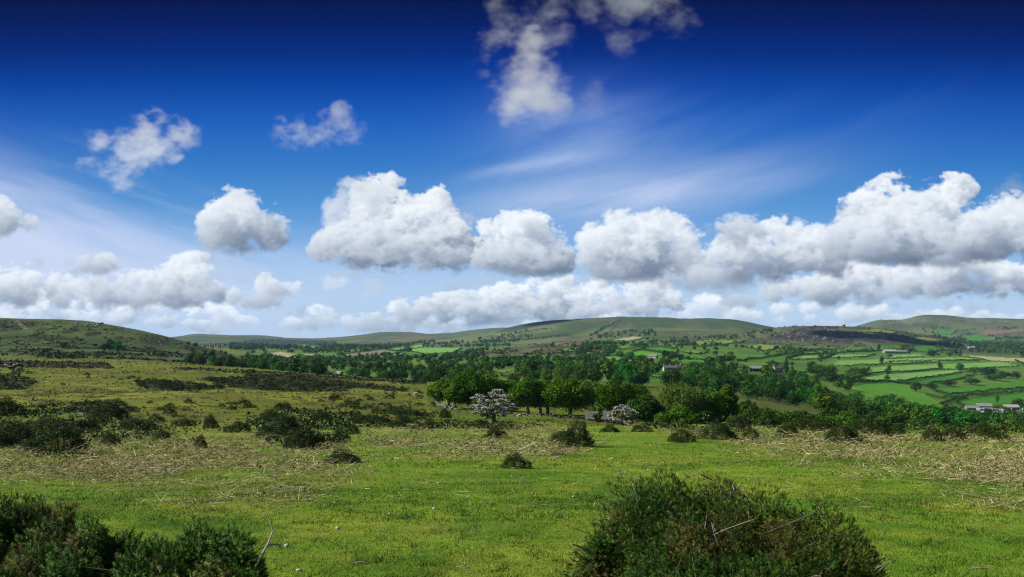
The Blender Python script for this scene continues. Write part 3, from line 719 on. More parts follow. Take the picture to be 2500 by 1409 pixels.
def paint(X, Y, d, x, y):
    """colour of the ground, with some far ridge shade painted in"""
    n8 = fb2(x/9.0, y/14.0, 5, 3); n30 = fb2(x/34.0, y/44.0, 5, 8); n3 = fb2(x/2.2, y/3.6, 4, 5)
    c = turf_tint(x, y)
    # moor
    moor = lerp((.076,.098,.012), (.138,.150,.021), sstep(.35, .65, n8*.6+n30*.4))
    moor = lerp(moor, (.066,.066,.018), 0.55*sstep(.52, .66, fb2(x/13+5, y/26, 4, 11)))
    moor = lerp(moor, (.024,.030,.009), 0.8*sstep(.56, .64, n3*.5+n8*.5)*(1-sstep(150, 330, d)*.6))
    jx = (fb2(x/7., y/9., 3, 13)-.5)*60*np.clip(200/d, .2, 1); jy = (fb2(x/7.+50, y/9., 3, 14)-.5)*14
    hm = np.zeros(np.shape(X))
    for p in HEATHER: hm = np.maximum(hm, in_poly(X+jx, Y+jy, p)*1.0)
    hm *= (d > 45) & (d < 520)
    moor = lerp(moor, lerp((.010,.017,.005), (.030,.034,.010), sstep(.35, .65, n3)), .9*hm)
    green = np.maximum(in_poly(X+jx*.6, Y+jy*.5, [(1045,955),(1075,965),(1085,990),(1130,1000),(1280,1020),(1400,1000),(1430,1015),(1300,1030),(1180,1034),(1090,1022),(1055,1000),(1035,968)]), 0)*(d < 420)
    moor = lerp(moor, lerp((.045,.090,.010), (.085,.125,.016), n3), .9*green)
    c = lerp(c, moor, sstep(46, 64, d))
    # valley
    val = lerp((.045,.110,.013), (.085,.145,.024), sstep(.35, .65, n30))
    c = lerp(c, val, sstep(430, 520, d)*sstep(520, 660, X) + 0*d)
    right = sstep(1560, 1700, X)*sstep(150, 260, d)
    c = lerp(c, lerp((.050,.075,.014), (.085,.100,.026), n8), right*(1-sstep(430, 520, d)))
    # left hill
    lh = sstep(470, 580, d)*(1-sstep(1500, 1800, d))*(1-sstep(600, 690, X))
    hill = lerp((.034,.056,.016), (.058,.084,.024), sstep(.35, .65, n30))
    lush = sstep(430, 620, X+fb2(x/40, y/40, 3, 1)*160-80)*(1-sstep(850, 960, d)*.4)
    hill = lerp(hill, (.042,.092,.020), .8*lush)
    dark = sstep(.50, .60, fb2(x/26, y/38, 5, 15)*.7+fb2(x/6, y/8, 3, 4)*.3)
    hill = lerp(hill, lerp((.017,.024,.010), (.034,.032,.016), n8), .88*dark*(1-.5*lush))
    rock = sstep(.72, .78, fb2(x/2.0, y/3.0, 2, 9))*sstep(820, 900, d)
    hill = lerp(hill, (.14,.14,.13), .35*rock)
    path = np.exp(-((X-(42+(Y-786)*1.3))/4.0)**2)*in_poly(X, Y, [(20,784),(80,784),(80,803),(20,803)])
    hill = lerp(hill, (.22,.20,.15), .7*path)
    c = lerp(c, hill, lh)
    # knoll
    kn = sstep(1250, 1400, d)*(1-sstep(1950, 2100, d))*sstep(1060, 1120, X)*(1-sstep(1430, 1500, X))
    kn_c = lerp((.055,.066,.026), (.105,.100,.045), sstep(.4, .6, fb2(x/50, y/60, 4, 2)))
    kn_c = lerp(kn_c, (.040,.034,.024), .75*sstep(.50, .60, fb2(x/34+7, y/50, 5, 6)))
    c = lerp(c, kn_c, kn)
    # heather hill
    hh = sstep(2060, 2250, d)*(1-sstep(3200, 3400, d))*sstep(1420, 1700, X)
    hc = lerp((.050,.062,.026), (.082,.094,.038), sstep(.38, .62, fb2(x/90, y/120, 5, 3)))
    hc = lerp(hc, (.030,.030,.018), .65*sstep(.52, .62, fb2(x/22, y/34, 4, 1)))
    jx2 = (fb2(x/40., y/40., 3, 3)-.5)*26
    pm = in_poly(X+jx2, Y+jx2*.18, PURPLE)*1.0
    hc = lerp(hc, lerp((.022,.020,.021), (.046,.040,.039), sstep(.3, .7, fb2(x/12, y/20, 4, 12))), .95*pm)
    hc = lerp(hc, (.26,.25,.24), .5*sstep(.73, .78, fb2(x/4.0, y/5.0, 2, 3))*pm)
    c = lerp(c, hc, hh)
    # big moor and the far skyline
    fh = sstep(2700, 3100, d)*(1-hh)
    fc = lerp((.044,.078,.024), (.095,.118,.042), sstep(.36, .64, fb2(x/240, y/260, 5, 5)))
    fc = lerp(fc, (.080,.068,.040), .65*sstep(.47, .62, fb2(x/150+3, y/420, 5, 9)))
    fc = lerp(fc, (.036,.050,.026), .6*sstep(.56, .64, fb2(x/80, y/200, 4, 2)))
    wall = np.exp(-((X-(1526-(Y-774)*1.05))/(1.2+(Y-774)*.05))**2)*(d > 3300)*(d < 4350)*(Y > 773)*(Y < 815)
    fc = lerp(fc, (.020,.032,.022), .9*np.clip(wall, 0, 1))
    dk = in_poly(X, Y, [(1205,812),(1232,801),(1285,789),(1345,781),(1425,778),(1380,786),(1300,800),(1240,812)])*(d > 3200)  # dark far ridge: shade painted into the ground colour, along with heather
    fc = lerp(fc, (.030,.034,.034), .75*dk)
    tor = sstep(4600, 4900, d)*sstep(2050, 2100, X)
    tc_ = lerp((.050,.072,.030), (.088,.100,.050), sstep(.4, .6, fb2(x/120, y/150, 4, 7)))
    tc_ = lerp(tc_, (.16,.155,.14), .5*sstep(.62, .70, fb2(x/24, y/40, 4, 3)))
    fc = lerp(fc, tc_, tor)
    pl = in_poly(X, Y, PLANT)*(d > 3000)*(d < 6000)
    fc = lerp(fc, (.012,.024,.017), .95*pl)
    c = lerp(c, fc, fh)
    return c

def build_terrain():
    ncol, nrow = 980, 840
    tc = np.linspace(-.81, .81, ncol)
    dr = np.exp(np.linspace(math.log(1.2), math.log(13500), nrow))
    TC, DD = np.meshgrid(tc, dr)
    x = TC*(DD+14.0*np.exp(-DD/60.0)); z = gz(x, DD)      # wider close by, so that the turf goes on at both sides
    XX = 1250+F*x/DD
    YY = YH-F*z/DD
    verts = np.stack([x, DD, z], -1).reshape(-1, 3)
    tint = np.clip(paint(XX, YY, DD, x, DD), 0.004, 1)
    # face table
    idx = np.arange(nrow*ncol).reshape(nrow, ncol)
    faces = np.stack([idx[:-1, :-1], idx[:-1, 1:], idx[1:, 1:], idx[1:, :-1]], -1)
    cX = (XX[:-1, :-1]+XX[1:, 1:])/2; cd = np.sqrt(DD[:-1, :-1]*DD[1:, 1:])
    cY = (YY[:-1, :-1]+YY[1:, 1:])/2
    region = np.zeros(cX.shape, int)                     # 0 turf
    region[cd > 55] = 1                                  # moorland
    val = (cd > 430) & (cX > 600) | (cd > 300) & (cX > 1700)
    region[val] = 2
    region[(cd > 500) & (cX <= 600+np.clip((cd-500)*.12, 0, 60)) & (cd < 1900)] = 3
    region[(cd > 1900) & (cX <= 660)] = 2
    region[(cd > 2150) & (cX > 1500) & (cd < 3300)] = 4
    region[(cd >= 3000) & (region != 4)] = 5
    region[(cd > 4700)] = 6
    region[(cd > 4500) & (cX > 2000)] = 7
    names = {0: 'turf', 1: 'moorland', 2: 'valley_ground', 3: 'hill', 4: 'hill', 5: 'hill', 6: 'hills', 7: 'hill'}
    labels = {0: 'short green cropped turf in front with pale bracken litter', 1: 'yellow green open moorland with dark heather strips', 2: 'green valley ground between hedges and woods', 3: 'dark green hill with gorse patches rising at the left skyline', 4: 'low hill with a dark purple heather patch', 5: 'big rounded grassy moor with a thin wall running up it', 6: 'far pale hills on the skyline', 7: 'rocky tor hill at the far right skyline'}
    m, nt, b = nmat('ground')
    a = nt.nodes.new('ShaderNodeAttribute'); a.attribute_name = 'tint'
    col = mul_value(nt, a.outputs['Color'], noise(nt, 9.0, 6, .7), .62, 1.38)
    col = mul_value(nt, col, noise(nt, 1.1, 5, .6), .80, 1.20)
    col = mul_value(nt, col, noise(nt, .09, 5, .6), .86, 1.14)
    L(nt, col, b.inputs['Base Color']); b.inputs['Roughness'].default_value = .95; b.inputs['Specular IOR Level'].default_value = .05
    bp = nt.nodes.new('ShaderNodeBump'); bp.inputs['Strength'].default_value = .45; bp.inputs['Distance'].default_value = .05
    L(nt, noise(nt, 14.0, 5, .7), bp.inputs['Height']); L(nt, bp.outputs[0], b.inputs['Normal'])
    fid = np.full(cX.shape, -1)
    for i, (lab, ck, poly) in enumerate(FIELDS):
        pp = np.array(poly, float)
        ds = []
        for px, py in poly:
            dd = hit(px, py, 430)[1]
            if dd < 9000: ds.append(dd)
        if not ds: continue
        lo, hi = min(ds)*.93, max(ds)*1.07
        mk = in_poly(cX, cY, poly) & (cd > lo) & (cd < hi) & (fid < 0)
        fid[mk] = i
        tf = np.array(FCOL[ck])
        g = np.random.default_rng(i)
        tf = tf*g.uniform(.9, 1.1)*np.array([g.uniform(.93, 1.07), 1, g.uniform(.9, 1.1)])
        vm = in_poly(XX, YY, [(q[0]+(q[0]-pp[:, 0].mean())*.03, q[1]+(q[1]-pp[:, 1].mean())*.08) for q in poly]) & (DD > lo*.98) & (DD < hi*1.02)
        ang = g.uniform(0, 3.14)
        xr, yr = x[vm]*math.cos(ang)+DD[vm]*math.sin(ang), -x[vm]*math.sin(ang)+DD[vm]*math.cos(ang)
        nn = fb2(xr/60, yr/14, 4, i)*.6+fb2(x[vm]/25, DD[vm]/25, 3, i+3)*.4
        tint[vm] = tf*(0.80+0.40*nn)[:, None]
    tint = tint.reshape(-1, 3)
    made = 0
    def emit(sel, name, label, cat):
        f = faces[sel]
        if len(f) == 0: return None
        u, inv = np.unique(f.ravel(), return_inverse=True)
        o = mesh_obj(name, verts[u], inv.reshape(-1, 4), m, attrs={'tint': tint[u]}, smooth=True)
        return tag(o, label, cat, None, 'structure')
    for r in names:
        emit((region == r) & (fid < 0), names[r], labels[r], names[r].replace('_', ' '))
    for i, (lab, ck, poly) in enumerate(FIELDS):
        emit(fid == i, 'field', lab, 'field')
    # turf under and behind the viewer
    bx = np.linspace(-40, 40, 41); by = np.concatenate([np.linspace(-40, 1.0, 20), [1.25]])
    BX, BY = np.meshgrid(bx*.3, by); BX = BX*np.where(BY < .9, 3.3, 1.0); BZ = np.full(BX.shape, -1.64)-np.where(BY > .9, .02, 0)
    ii = np.arange(BX.size).reshape(BX.shape)
    ff = np.stack([ii[:-1, :-1], ii[:-1, 1:], ii[1:, 1:], ii[1:, :-1]], -1).reshape(-1, 4)
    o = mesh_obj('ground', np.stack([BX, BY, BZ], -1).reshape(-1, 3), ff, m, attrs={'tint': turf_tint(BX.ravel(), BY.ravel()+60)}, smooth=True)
    tag(o, 'turf continuing beneath and behind the viewer', 'ground', None, 'structure')
build_terrain()
# ------------------------------------------------------------------ plants
def unit(v): return v/(np.linalg.norm(v, axis=-1, keepdims=True)+1e-9)
def rand_dirs(n, rng): return unit(rng.normal(size=(n, 3)))
def leaf_quads(pos, nrm, size, rng, aspect=1.0):
    """one diamond per position, facing roughly along nrm"""
    n = len(pos)
    t = unit(np.cross(nrm, rand_dirs(n, rng))); b = unit(np.cross(nrm, t))
    s = np.broadcast_to(size, (n,))[:, None]*rng.uniform(.65, 1.25, (n, 1))
    v = np.stack([pos-t*s*.5*aspect, pos-b*s*.5+nrm*s*.08, pos+t*s*.5*aspect, pos+b*s*.5+nrm*s*.08], 1).reshape(-1, 3)
    return v, np.arange(4*n).reshape(-1, 4)
def clump_leaves(cen, rad, n, size, rng, flat=.8, jit=.55, aspect=1.0, shell=(.62, 1.08), up=.15):
    """leaves over the skins of clumps; cen (k,3), rad (k,)"""
    k = len(cen); w = rad**2/np.sum(rad**2)
    which = rng.choice(k, n, p=w)
    d = rand_dirs(n, rng)
    low = d[:, 2] < -.35
    d[low, 2] *= rng.choice([-1, 1], low.sum(), p=[.55, .45])
    r = rad[which][:, None]*rng.uniform(*shell, (n, 1))
    pos = cen[which]+d*r*np.array([1, 1, flat])
    nrm = unit(d+jit*rng.normal(size=(n, 3))+np.array([0, 0, up]))
    return leaf_quads(pos, nrm, size, rng, aspect)
def crown_clumps(w, h, z0, n, rng, lean=0.0, rfrac=(.20, .34), top=.5, depth=.9):
    """clump centres filling an uneven crown of width w and height h that starts at z0"""
    d = rand_dirs(n, rng); r = rng.uniform(.35, 1, n)**.6
    rad = rng.uniform(*rfrac, n)*min(w, h*1.15)
    c = d*r[:, None]
    k = rng.normal(size=3)*.12
    c[:, 0] = c[:, 0]*(w*.5-rad*.72)+k[0]*w*.4
    c[:, 1] = c[:, 1]*(w*.5*depth-rad*.72)
    zz = c[:, 2]
    c[:, 2] = z0+h*top+np.where(zz > 0, zz*(h*(1-top)-rad*.62), zz*(h*top-rad*.62))
    c[:, 0] += lean*(c[:, 2]-z0)
    narrow = 1-.22*np.clip((c[:, 2]-(z0+h*.62))/(h*.38), 0, 1)
    c[:, 0] *= narrow; c[:, 1] *= narrow
    return c, rad
def trunk_mb(h, r, cen, rng, lean=0.0, limbs=7, seg=7, forks=1):
    mb = MB()
    hh = h
    for f in range(forks):
        a = rng.uniform(0, 6.28); sp = 0 if forks == 1 else h*.10
        pts = [(0+sp*.3*math.cos(a)*t+rng.normal()*r*.25*(t > 0)+lean*hh*t*.6, sp*.3*math.sin(a)*t+rng.normal()*r*.25*(t > 0), hh*t) for t in (0, .06, .2, .42, .65, .85)]
        pts[0] = (pts[0][0], pts[0][1], -.25)
        mb.tube(pts, [r*1.5, r*1.15, r*.95, r*.75, r*.5, r*.2], seg)
        for i in range(limbs):
            t = rng.uniform(.28, .75); b0 = np.array([lean*hh*t*.6, 0, hh*t])
            e = cen[rng.integers(len(cen))]
            mid = (b0+e)/2+np.array([0, 0, .05*h])
            mb.tube([b0, mid, e], [r*.42, r*.26, r*.08], 5)
    return mb
MAT_BARK = plain('bark', (.075, .066, .052), .9, 5.0, .6, 1.4)
MAT_BARK_PALE = plain('pale_bark', (.19, .185, .17), .9, 4.0, .6, 1.3)
MAT_BEECH = leaf_mat('beech_leaves', (.012, .046, .003), (.046, .118, .006), (.096, .190, .010), .10, .14, spec=.03)
MAT_THORN = leaf_mat('hawthorn_leaves', (.009, .028, .004), (.026, .060, .007), (.05, .095, .011), .08, .1, spec=.03)
MAT_BLOSSOM = leaf_mat('hawthorn_blossom', (.50, .50, .46), (.66, .65, .60), (.74, .73, .69), .15, .05)
MAT_WOOD = leaf_mat('broadleaf_leaves', (.009, .036, .004), (.024, .074, .007), (.048, .118, .011), .08, .45, spec=.03)
MAT_CONIF = leaf_mat('conifer_needles', (.010, .026, .012), (.020, .042, .018), (.030, .058, .022), .05, .3)
MAT_HEDGE = leaf_mat('hedge_leaves', (.008, .026, .004), (.019, .050, .006), (.036, .080, .010), .05, .18, spec=.03)
MAT_WILLOW = leaf_mat('willow_leaves', (.038, .075, .010), (.080, .130, .018), (.125, .175, .035), .2, .1, spec=.05)

def tree(name, label, cat, X, d, w_px, top_y, seed, mat, bark=None, base_y=None, n=5200, leaf=.27, z0=.22, lean=0.0, clumps=34, group=None, rfrac=(.11, .23), trunk=.045, forks=1, blossom=None, top=.5, flat=.8, extra=None, jit=.55):
    rng = np.random.default_rng(seed)
    x, y, z = at(X, d)
    yb = YH-F*z/d
    H = max(.6, (yb-top_y)/F*d); W = w_px/F*d*1.28; n = int(n*1.9)
    root = empty(name, (x, y, z)); tag(root, label, cat, group)
    cen, rad = crown_clumps(W, H*(1-z0), H*z0, int(clumps*1.5), rng, lean, rfrac, top)
    trunk_mb(H*.9, H*trunk, cen, rng, lean, 9, 7, forks).build('trunk', bark or MAT_BARK, root, smooth=True)
    v, f = clump_leaves(cen, rad, n, leaf, rng, flat, jit)
    mesh_obj('crown', v, f, mat, root)
    if blossom:
        keep = rng.random(len(cen)) < .72
        v, f = clump_leaves(cen[keep]+np.array([0, -rad.mean()*.12, rad.mean()*.20]), rad[keep]*1.05, blossom, leaf*.62, rng, .42, .7, shell=(.75, 1.25), up=.6)
        mesh_obj('blossom', v, f, MAT_BLOSSOM, root)
    return root, H, W

def mid_trees():
    B = 'beech_tree'
    g = 'wind swept beeches behind the low stone wall'
    T = lambda lab, *a, **k: tree(B, lab, 'tree', *a, mat=MAT_BEECH, bark=MAT_BARK_PALE, group=g, **k)
    T('leftmost small beech of the clump, leaning right on a bare pale trunk', 1068, 205, 58, 926, 1, z0=0.12, lean=.10, clumps=26, n=4200)
    T('second beech from the left end of the clump with a slim pale trunk', 1097, 204, 58, 917, 2, z0=0.14, lean=.08, clumps=26, n=4200)
    T('beech with its trunk foot standing at the end of the low stone wall', 1110, 196, 50, 932, 3, z0=0.11, lean=.06, clumps=22, n=3600)
    T('tall dark topped beech just left of the large white hawthorn', 1146, 200, 86, 905, 4, z0=0.04, clumps=40, n=6500)
    T('beech rising behind the crown of the large white hawthorn', 1192, 222, 84, 912, 5, z0=0.03, clumps=34)
    T('spreading beech right of the white hawthorn on a thick straight pale trunk', 1288, 190, 96, 921, 6, z0=0.09, clumps=40, n=6500)
    T('beech on the left of the pair of thin trunks in the sunny gap', 1318, 196, 62, 931, 7, z0=0.11, clumps=26, n=4300)
    T('beech on the right of the pair of thin trunks in the sunny gap', 1336, 197, 60, 922, 8, z0=0.10, clumps=26, n=4300)
    T('biggest beech of the row with a huge round crown reaching the ground', 1394, 188, 116, 915, 9, z0=0.03, clumps=56, n=9500)
    T('rounded beech standing behind the stone shed roof', 1500, 200, 92, 921, 10, z0=0.07, clumps=42, n=7000)
    T('yellow green young beech in front of the shed, left of the small hawthorn', 1456, 178, 34, 985, 11, z0=0.06, clumps=14, n=1800)
    T('beech filling the gap behind the flowering hawthorn and the thick trunked beech', 1245, 224, 80, 920, 23, z0=0.03, clumps=30)
    T('dark beech behind the pair of thin trunks and the biggest beech', 1352, 226, 80, 918, 24, z0=0.06, clumps=30)
    T('dark beech between the biggest beech and the shed', 1446, 226, 60, 930, 25, z0=0.03, clumps=24, n=3600)
    T('dark beech right of the rounded beech behind the shed', 1548, 222, 64, 932, 26, z0=0.03, clumps=26, n=4000)
    g2 = 'trees behind the crest of the pasture'
    tree('thorn_tree', 'very dark thorn tree between the small white hawthorn and the willow', 'tree', 1578, 168, 78, 958, 12, MAT_THORN, n=5000, z0=0.03, clumps=34, group=g2)
    tree('willow_tree', 'large loose olive green willow with pale bare twigs in its crown', 'tree', 1655, 172, 112, 931, 13, MAT_WILLOW, n=7000, leaf=.24, z0=0.04, clumps=54, group=g2, forks=3, rfrac=(.13, .24), jit=.8)
    tree('ash_tree', 'dark green ash right of the olive willow', 'tree', 1730, 176, 84, 944, 14, MAT_BEECH, n=5500, z0=0.04, clumps=38, group=g2, forks=2)
    tree('ash_tree', 'narrow upright ash at the right end of the crest trees', 'tree', 1776, 178, 54, 936, 15, MAT_BEECH, n=4200, z0=0.04, clumps=28, group=g2, forks=2)
    tree('leafy_bush', 'bright green round bush below the olive willow', 'bush', 1672, 140, 74, 990, 16, MAT_BEECH, n=3000, leaf=.2, z0=0.01, clumps=24, trunk=.03)
    tree('leafy_bush', 'bright green low bush left of the bush below the willow', 'bush', 1616, 140, 56, 1006, 17, MAT_BEECH, n=2200, leaf=.2, z0=0.01, clumps=18, trunk=.03)
    tree('hawthorn_tree', 'large hawthorn covered in white blossom standing before the beeches', 'tree', 1206, 86, 104, 945, 18, MAT_THORN, n=5200, leaf=.085, z0=0.07, clumps=90, blossom=7500, rfrac=(.05, .10), forks=3, flat=.42, top=.42)
    tree('hawthorn_tree', 'small hawthorn with white flowering top beside the stone shed', 'tree', 1520, 150, 70, 986, 19, MAT_THORN, n=2600, leaf=.15, z0=0.03, clumps=34, blossom=2600, forks=2, rfrac=(.08, .15), flat=.5)
    tree('hawthorn_tree', 'dim white flecked hawthorn under the dark ash', 'tree', 1724, 140, 40, 997, 20, MAT_THORN, n=1500, leaf=.16, z0=0.03, clumps=16, blossom=260)
    tree('hawthorn_tree', 'little white flowering thorn among the bushes right of the crest trees', 'tree', 1822, 140, 36, 1001, 21, MAT_THORN, n=1300, leaf=.16, z0=0.03, clumps=14, blossom=260)
    tree('hawthorn_tree', 'lone flowering hawthorn on the yellow moor at the far left', 'tree', 33, 318, 36, 883, 22, MAT_THORN, n=1500, leaf=.30, z0=0.17, clumps=18, blossom=1100, trunk=.06)
    tree('leafy_bush', 'dull green bush growing against the middle of the stone shed', 'bush', 1459, 164, 22, 1000, 27, MAT_THORN, n=1200, leaf=.16, z0=0.00, clumps=12, trunk=.02)
    sh = 'thorn scrub along the crest of the pasture'
    for i, (X, d, w, ty, lab) in enumerate([
        (1845, 150, 84, 988, 'tall dark thorn shrub just right of the crest trees'),
        (1905, 150, 100, 993, 'broad dark green thorn shrub below the pale field edge'),
        (1962, 146, 90, 1003, 'dark thorn shrub sloping down to the right beside the broad one'),
        (2022, 142, 74, 1016, 'low dark thorn shrub at the right end of the scrub line'),
        (1800, 128, 60, 1014, 'low brownish thorn shrub before the narrow ash'),
        (1872, 118, 60, 1014, 'low green thorn shrub before the tall dark shrub')]):
        tree('thorn_shrub', lab, 'shrub', X, d, w*.9, ty, 60+i, MAT_THORN if i != 1 else MAT_BEECH, n=3000, leaf=.2, z0=0.00, clumps=26, trunk=.02, group=sh)

# ---- valley woods: a few kinds of tree, copied
def proto_mesh(kind, seed, n, leaf):
    rng = np.random.default_rng(seed)
    if kind == 'conifer':
        k = 34; t = rng.uniform(0, 1, k)**.8; ang = rng.uniform(0, 6.28, k)
        rr = (1-t)*.24+.02
        cen = np.stack([np.cos(ang)*rr*rng.uniform(.3, 1, k), np.sin(ang)*rr*rng.uniform(.3, 1, k), .10+.86*t], 1); rad = .05+.06*(1-t)
        mat = MAT_CONIF
    else:
        w = rng.uniform(.85, 1.05) if kind == 'round' else rng.uniform(.62, .75) if kind == 'tall' else 1.25
        cen, rad = crown_clumps(w*1.12, .97, .02, {'round': 30, 'tall': 24, 'wide': 34}[kind], rng, 0, (.15, .27), .48)
        mat = MAT_WOOD
    v, f = clump_leaves(cen, rad, n, leaf, rng, .82, .30)
    mb = trunk_mb(.8, .028, cen, rng, 0, 4, 5)
    tv = np.concatenate(mb.v); tf = np.concatenate(mb.f); tf = tf[tf[:, 2] != tf[:, 3]]
    V = np.concatenate([v, tv]); Fc = np.concatenate([f, tf+len(v)])
    mi = np.concatenate([np.zeros(len(f)), np.ones(len(tf))]).astype(int)
    return V, Fc, mi, mat
def slope_shrubs():
    rng = np.random.default_rng(41)
    g = 'thorn thicket on the slope under the crest'; pts = []; i = 0
    while len(pts) < 46:
        X = rng.uniform(1800, 2600); d = math.exp(rng.uniform(math.log(165), math.log(320)))
        x, y, z = at(X, d)
        if X < 2010 and d > 255: continue
        if any((x-a)**2+(y-b)**2 < 4.2**2 for a, b in pts): continue
        pts.append((x, y)); yb = YH-F*z/d; h = rng.uniform(3.2, 5.2)*(1 if d > 200 else .8)
        tree('thorn_shrub', 'dark thorn shrub in the thicket covering the slope right behind the pasture crest', 'shrub', X, d, h*1.15/d*F, yb-h/d*F, 700+len(pts), MAT_THORN if rng.random() < .5 else MAT_BEECH, n=1300, leaf=.30, z0=.0, clumps=18, trunk=.02, group=g)

# openings in the woods: buildings and small fields that stay in view (picture columns, base rows kept clear)
OPEN = [(1606,1672,905,926), (1822,1866,906,938), (1885,1914,908,934), (1580,1610,874,892), (1524,1640,920,938), (1232,1312,918,936), (2345,2520,1004,1038), (2160,2214,862,870), (794,838,908,934),
        (1196,1262,910,922), (1650,1735,892,904), (1540,1560,886,896), (1800,1860,901,912)]
def field_free(X, Y):
    for a, b, c, d in OPEN:
        if a < X < b and c < Y < d: return False
    for lab, ck, poly in FIELDS:
        if in_poly(np.array([X]), np.array([Y]), poly)[0]: return False
    return True
PROTO = []
def make_protos():
    for i, (kind, n, leaf) in enumerate([('round', 1500, .06), ('round', 1500, .06), ('round', 1500, .058), ('round', 1400, .062), ('tall', 1200, .06), ('tall', 1200, .06), ('wide', 1500, .064), ('wide', 1500, .064), ('conifer', 800, .06)]):
        PROTO.append((kind,)+proto_mesh(kind, 300+i, n, leaf))
_PM = {}
def valley_tree(k, x, y, z, h, w, rz, name, label, group):
    """one tree of a wood; the mesh of its kind is shared"""
    if k not in _PM:
        kind, V, Fc, mi, mat = PROTO[k]
        o = mesh_obj(name, V, Fc, None, mats=[mat, MAT_BARK], mat_idx=mi)
        _PM[k] = o
    else:
        o = _PM[k].copy(); COL.objects.link(o); o.name = name
    o.location = (x, y, z-.2); o.scale = (w, w, h); o.rotation_euler = (0, 0, rz)
    tag(o, label, 'tree', group)
    return o
WOOD_POINTS = []
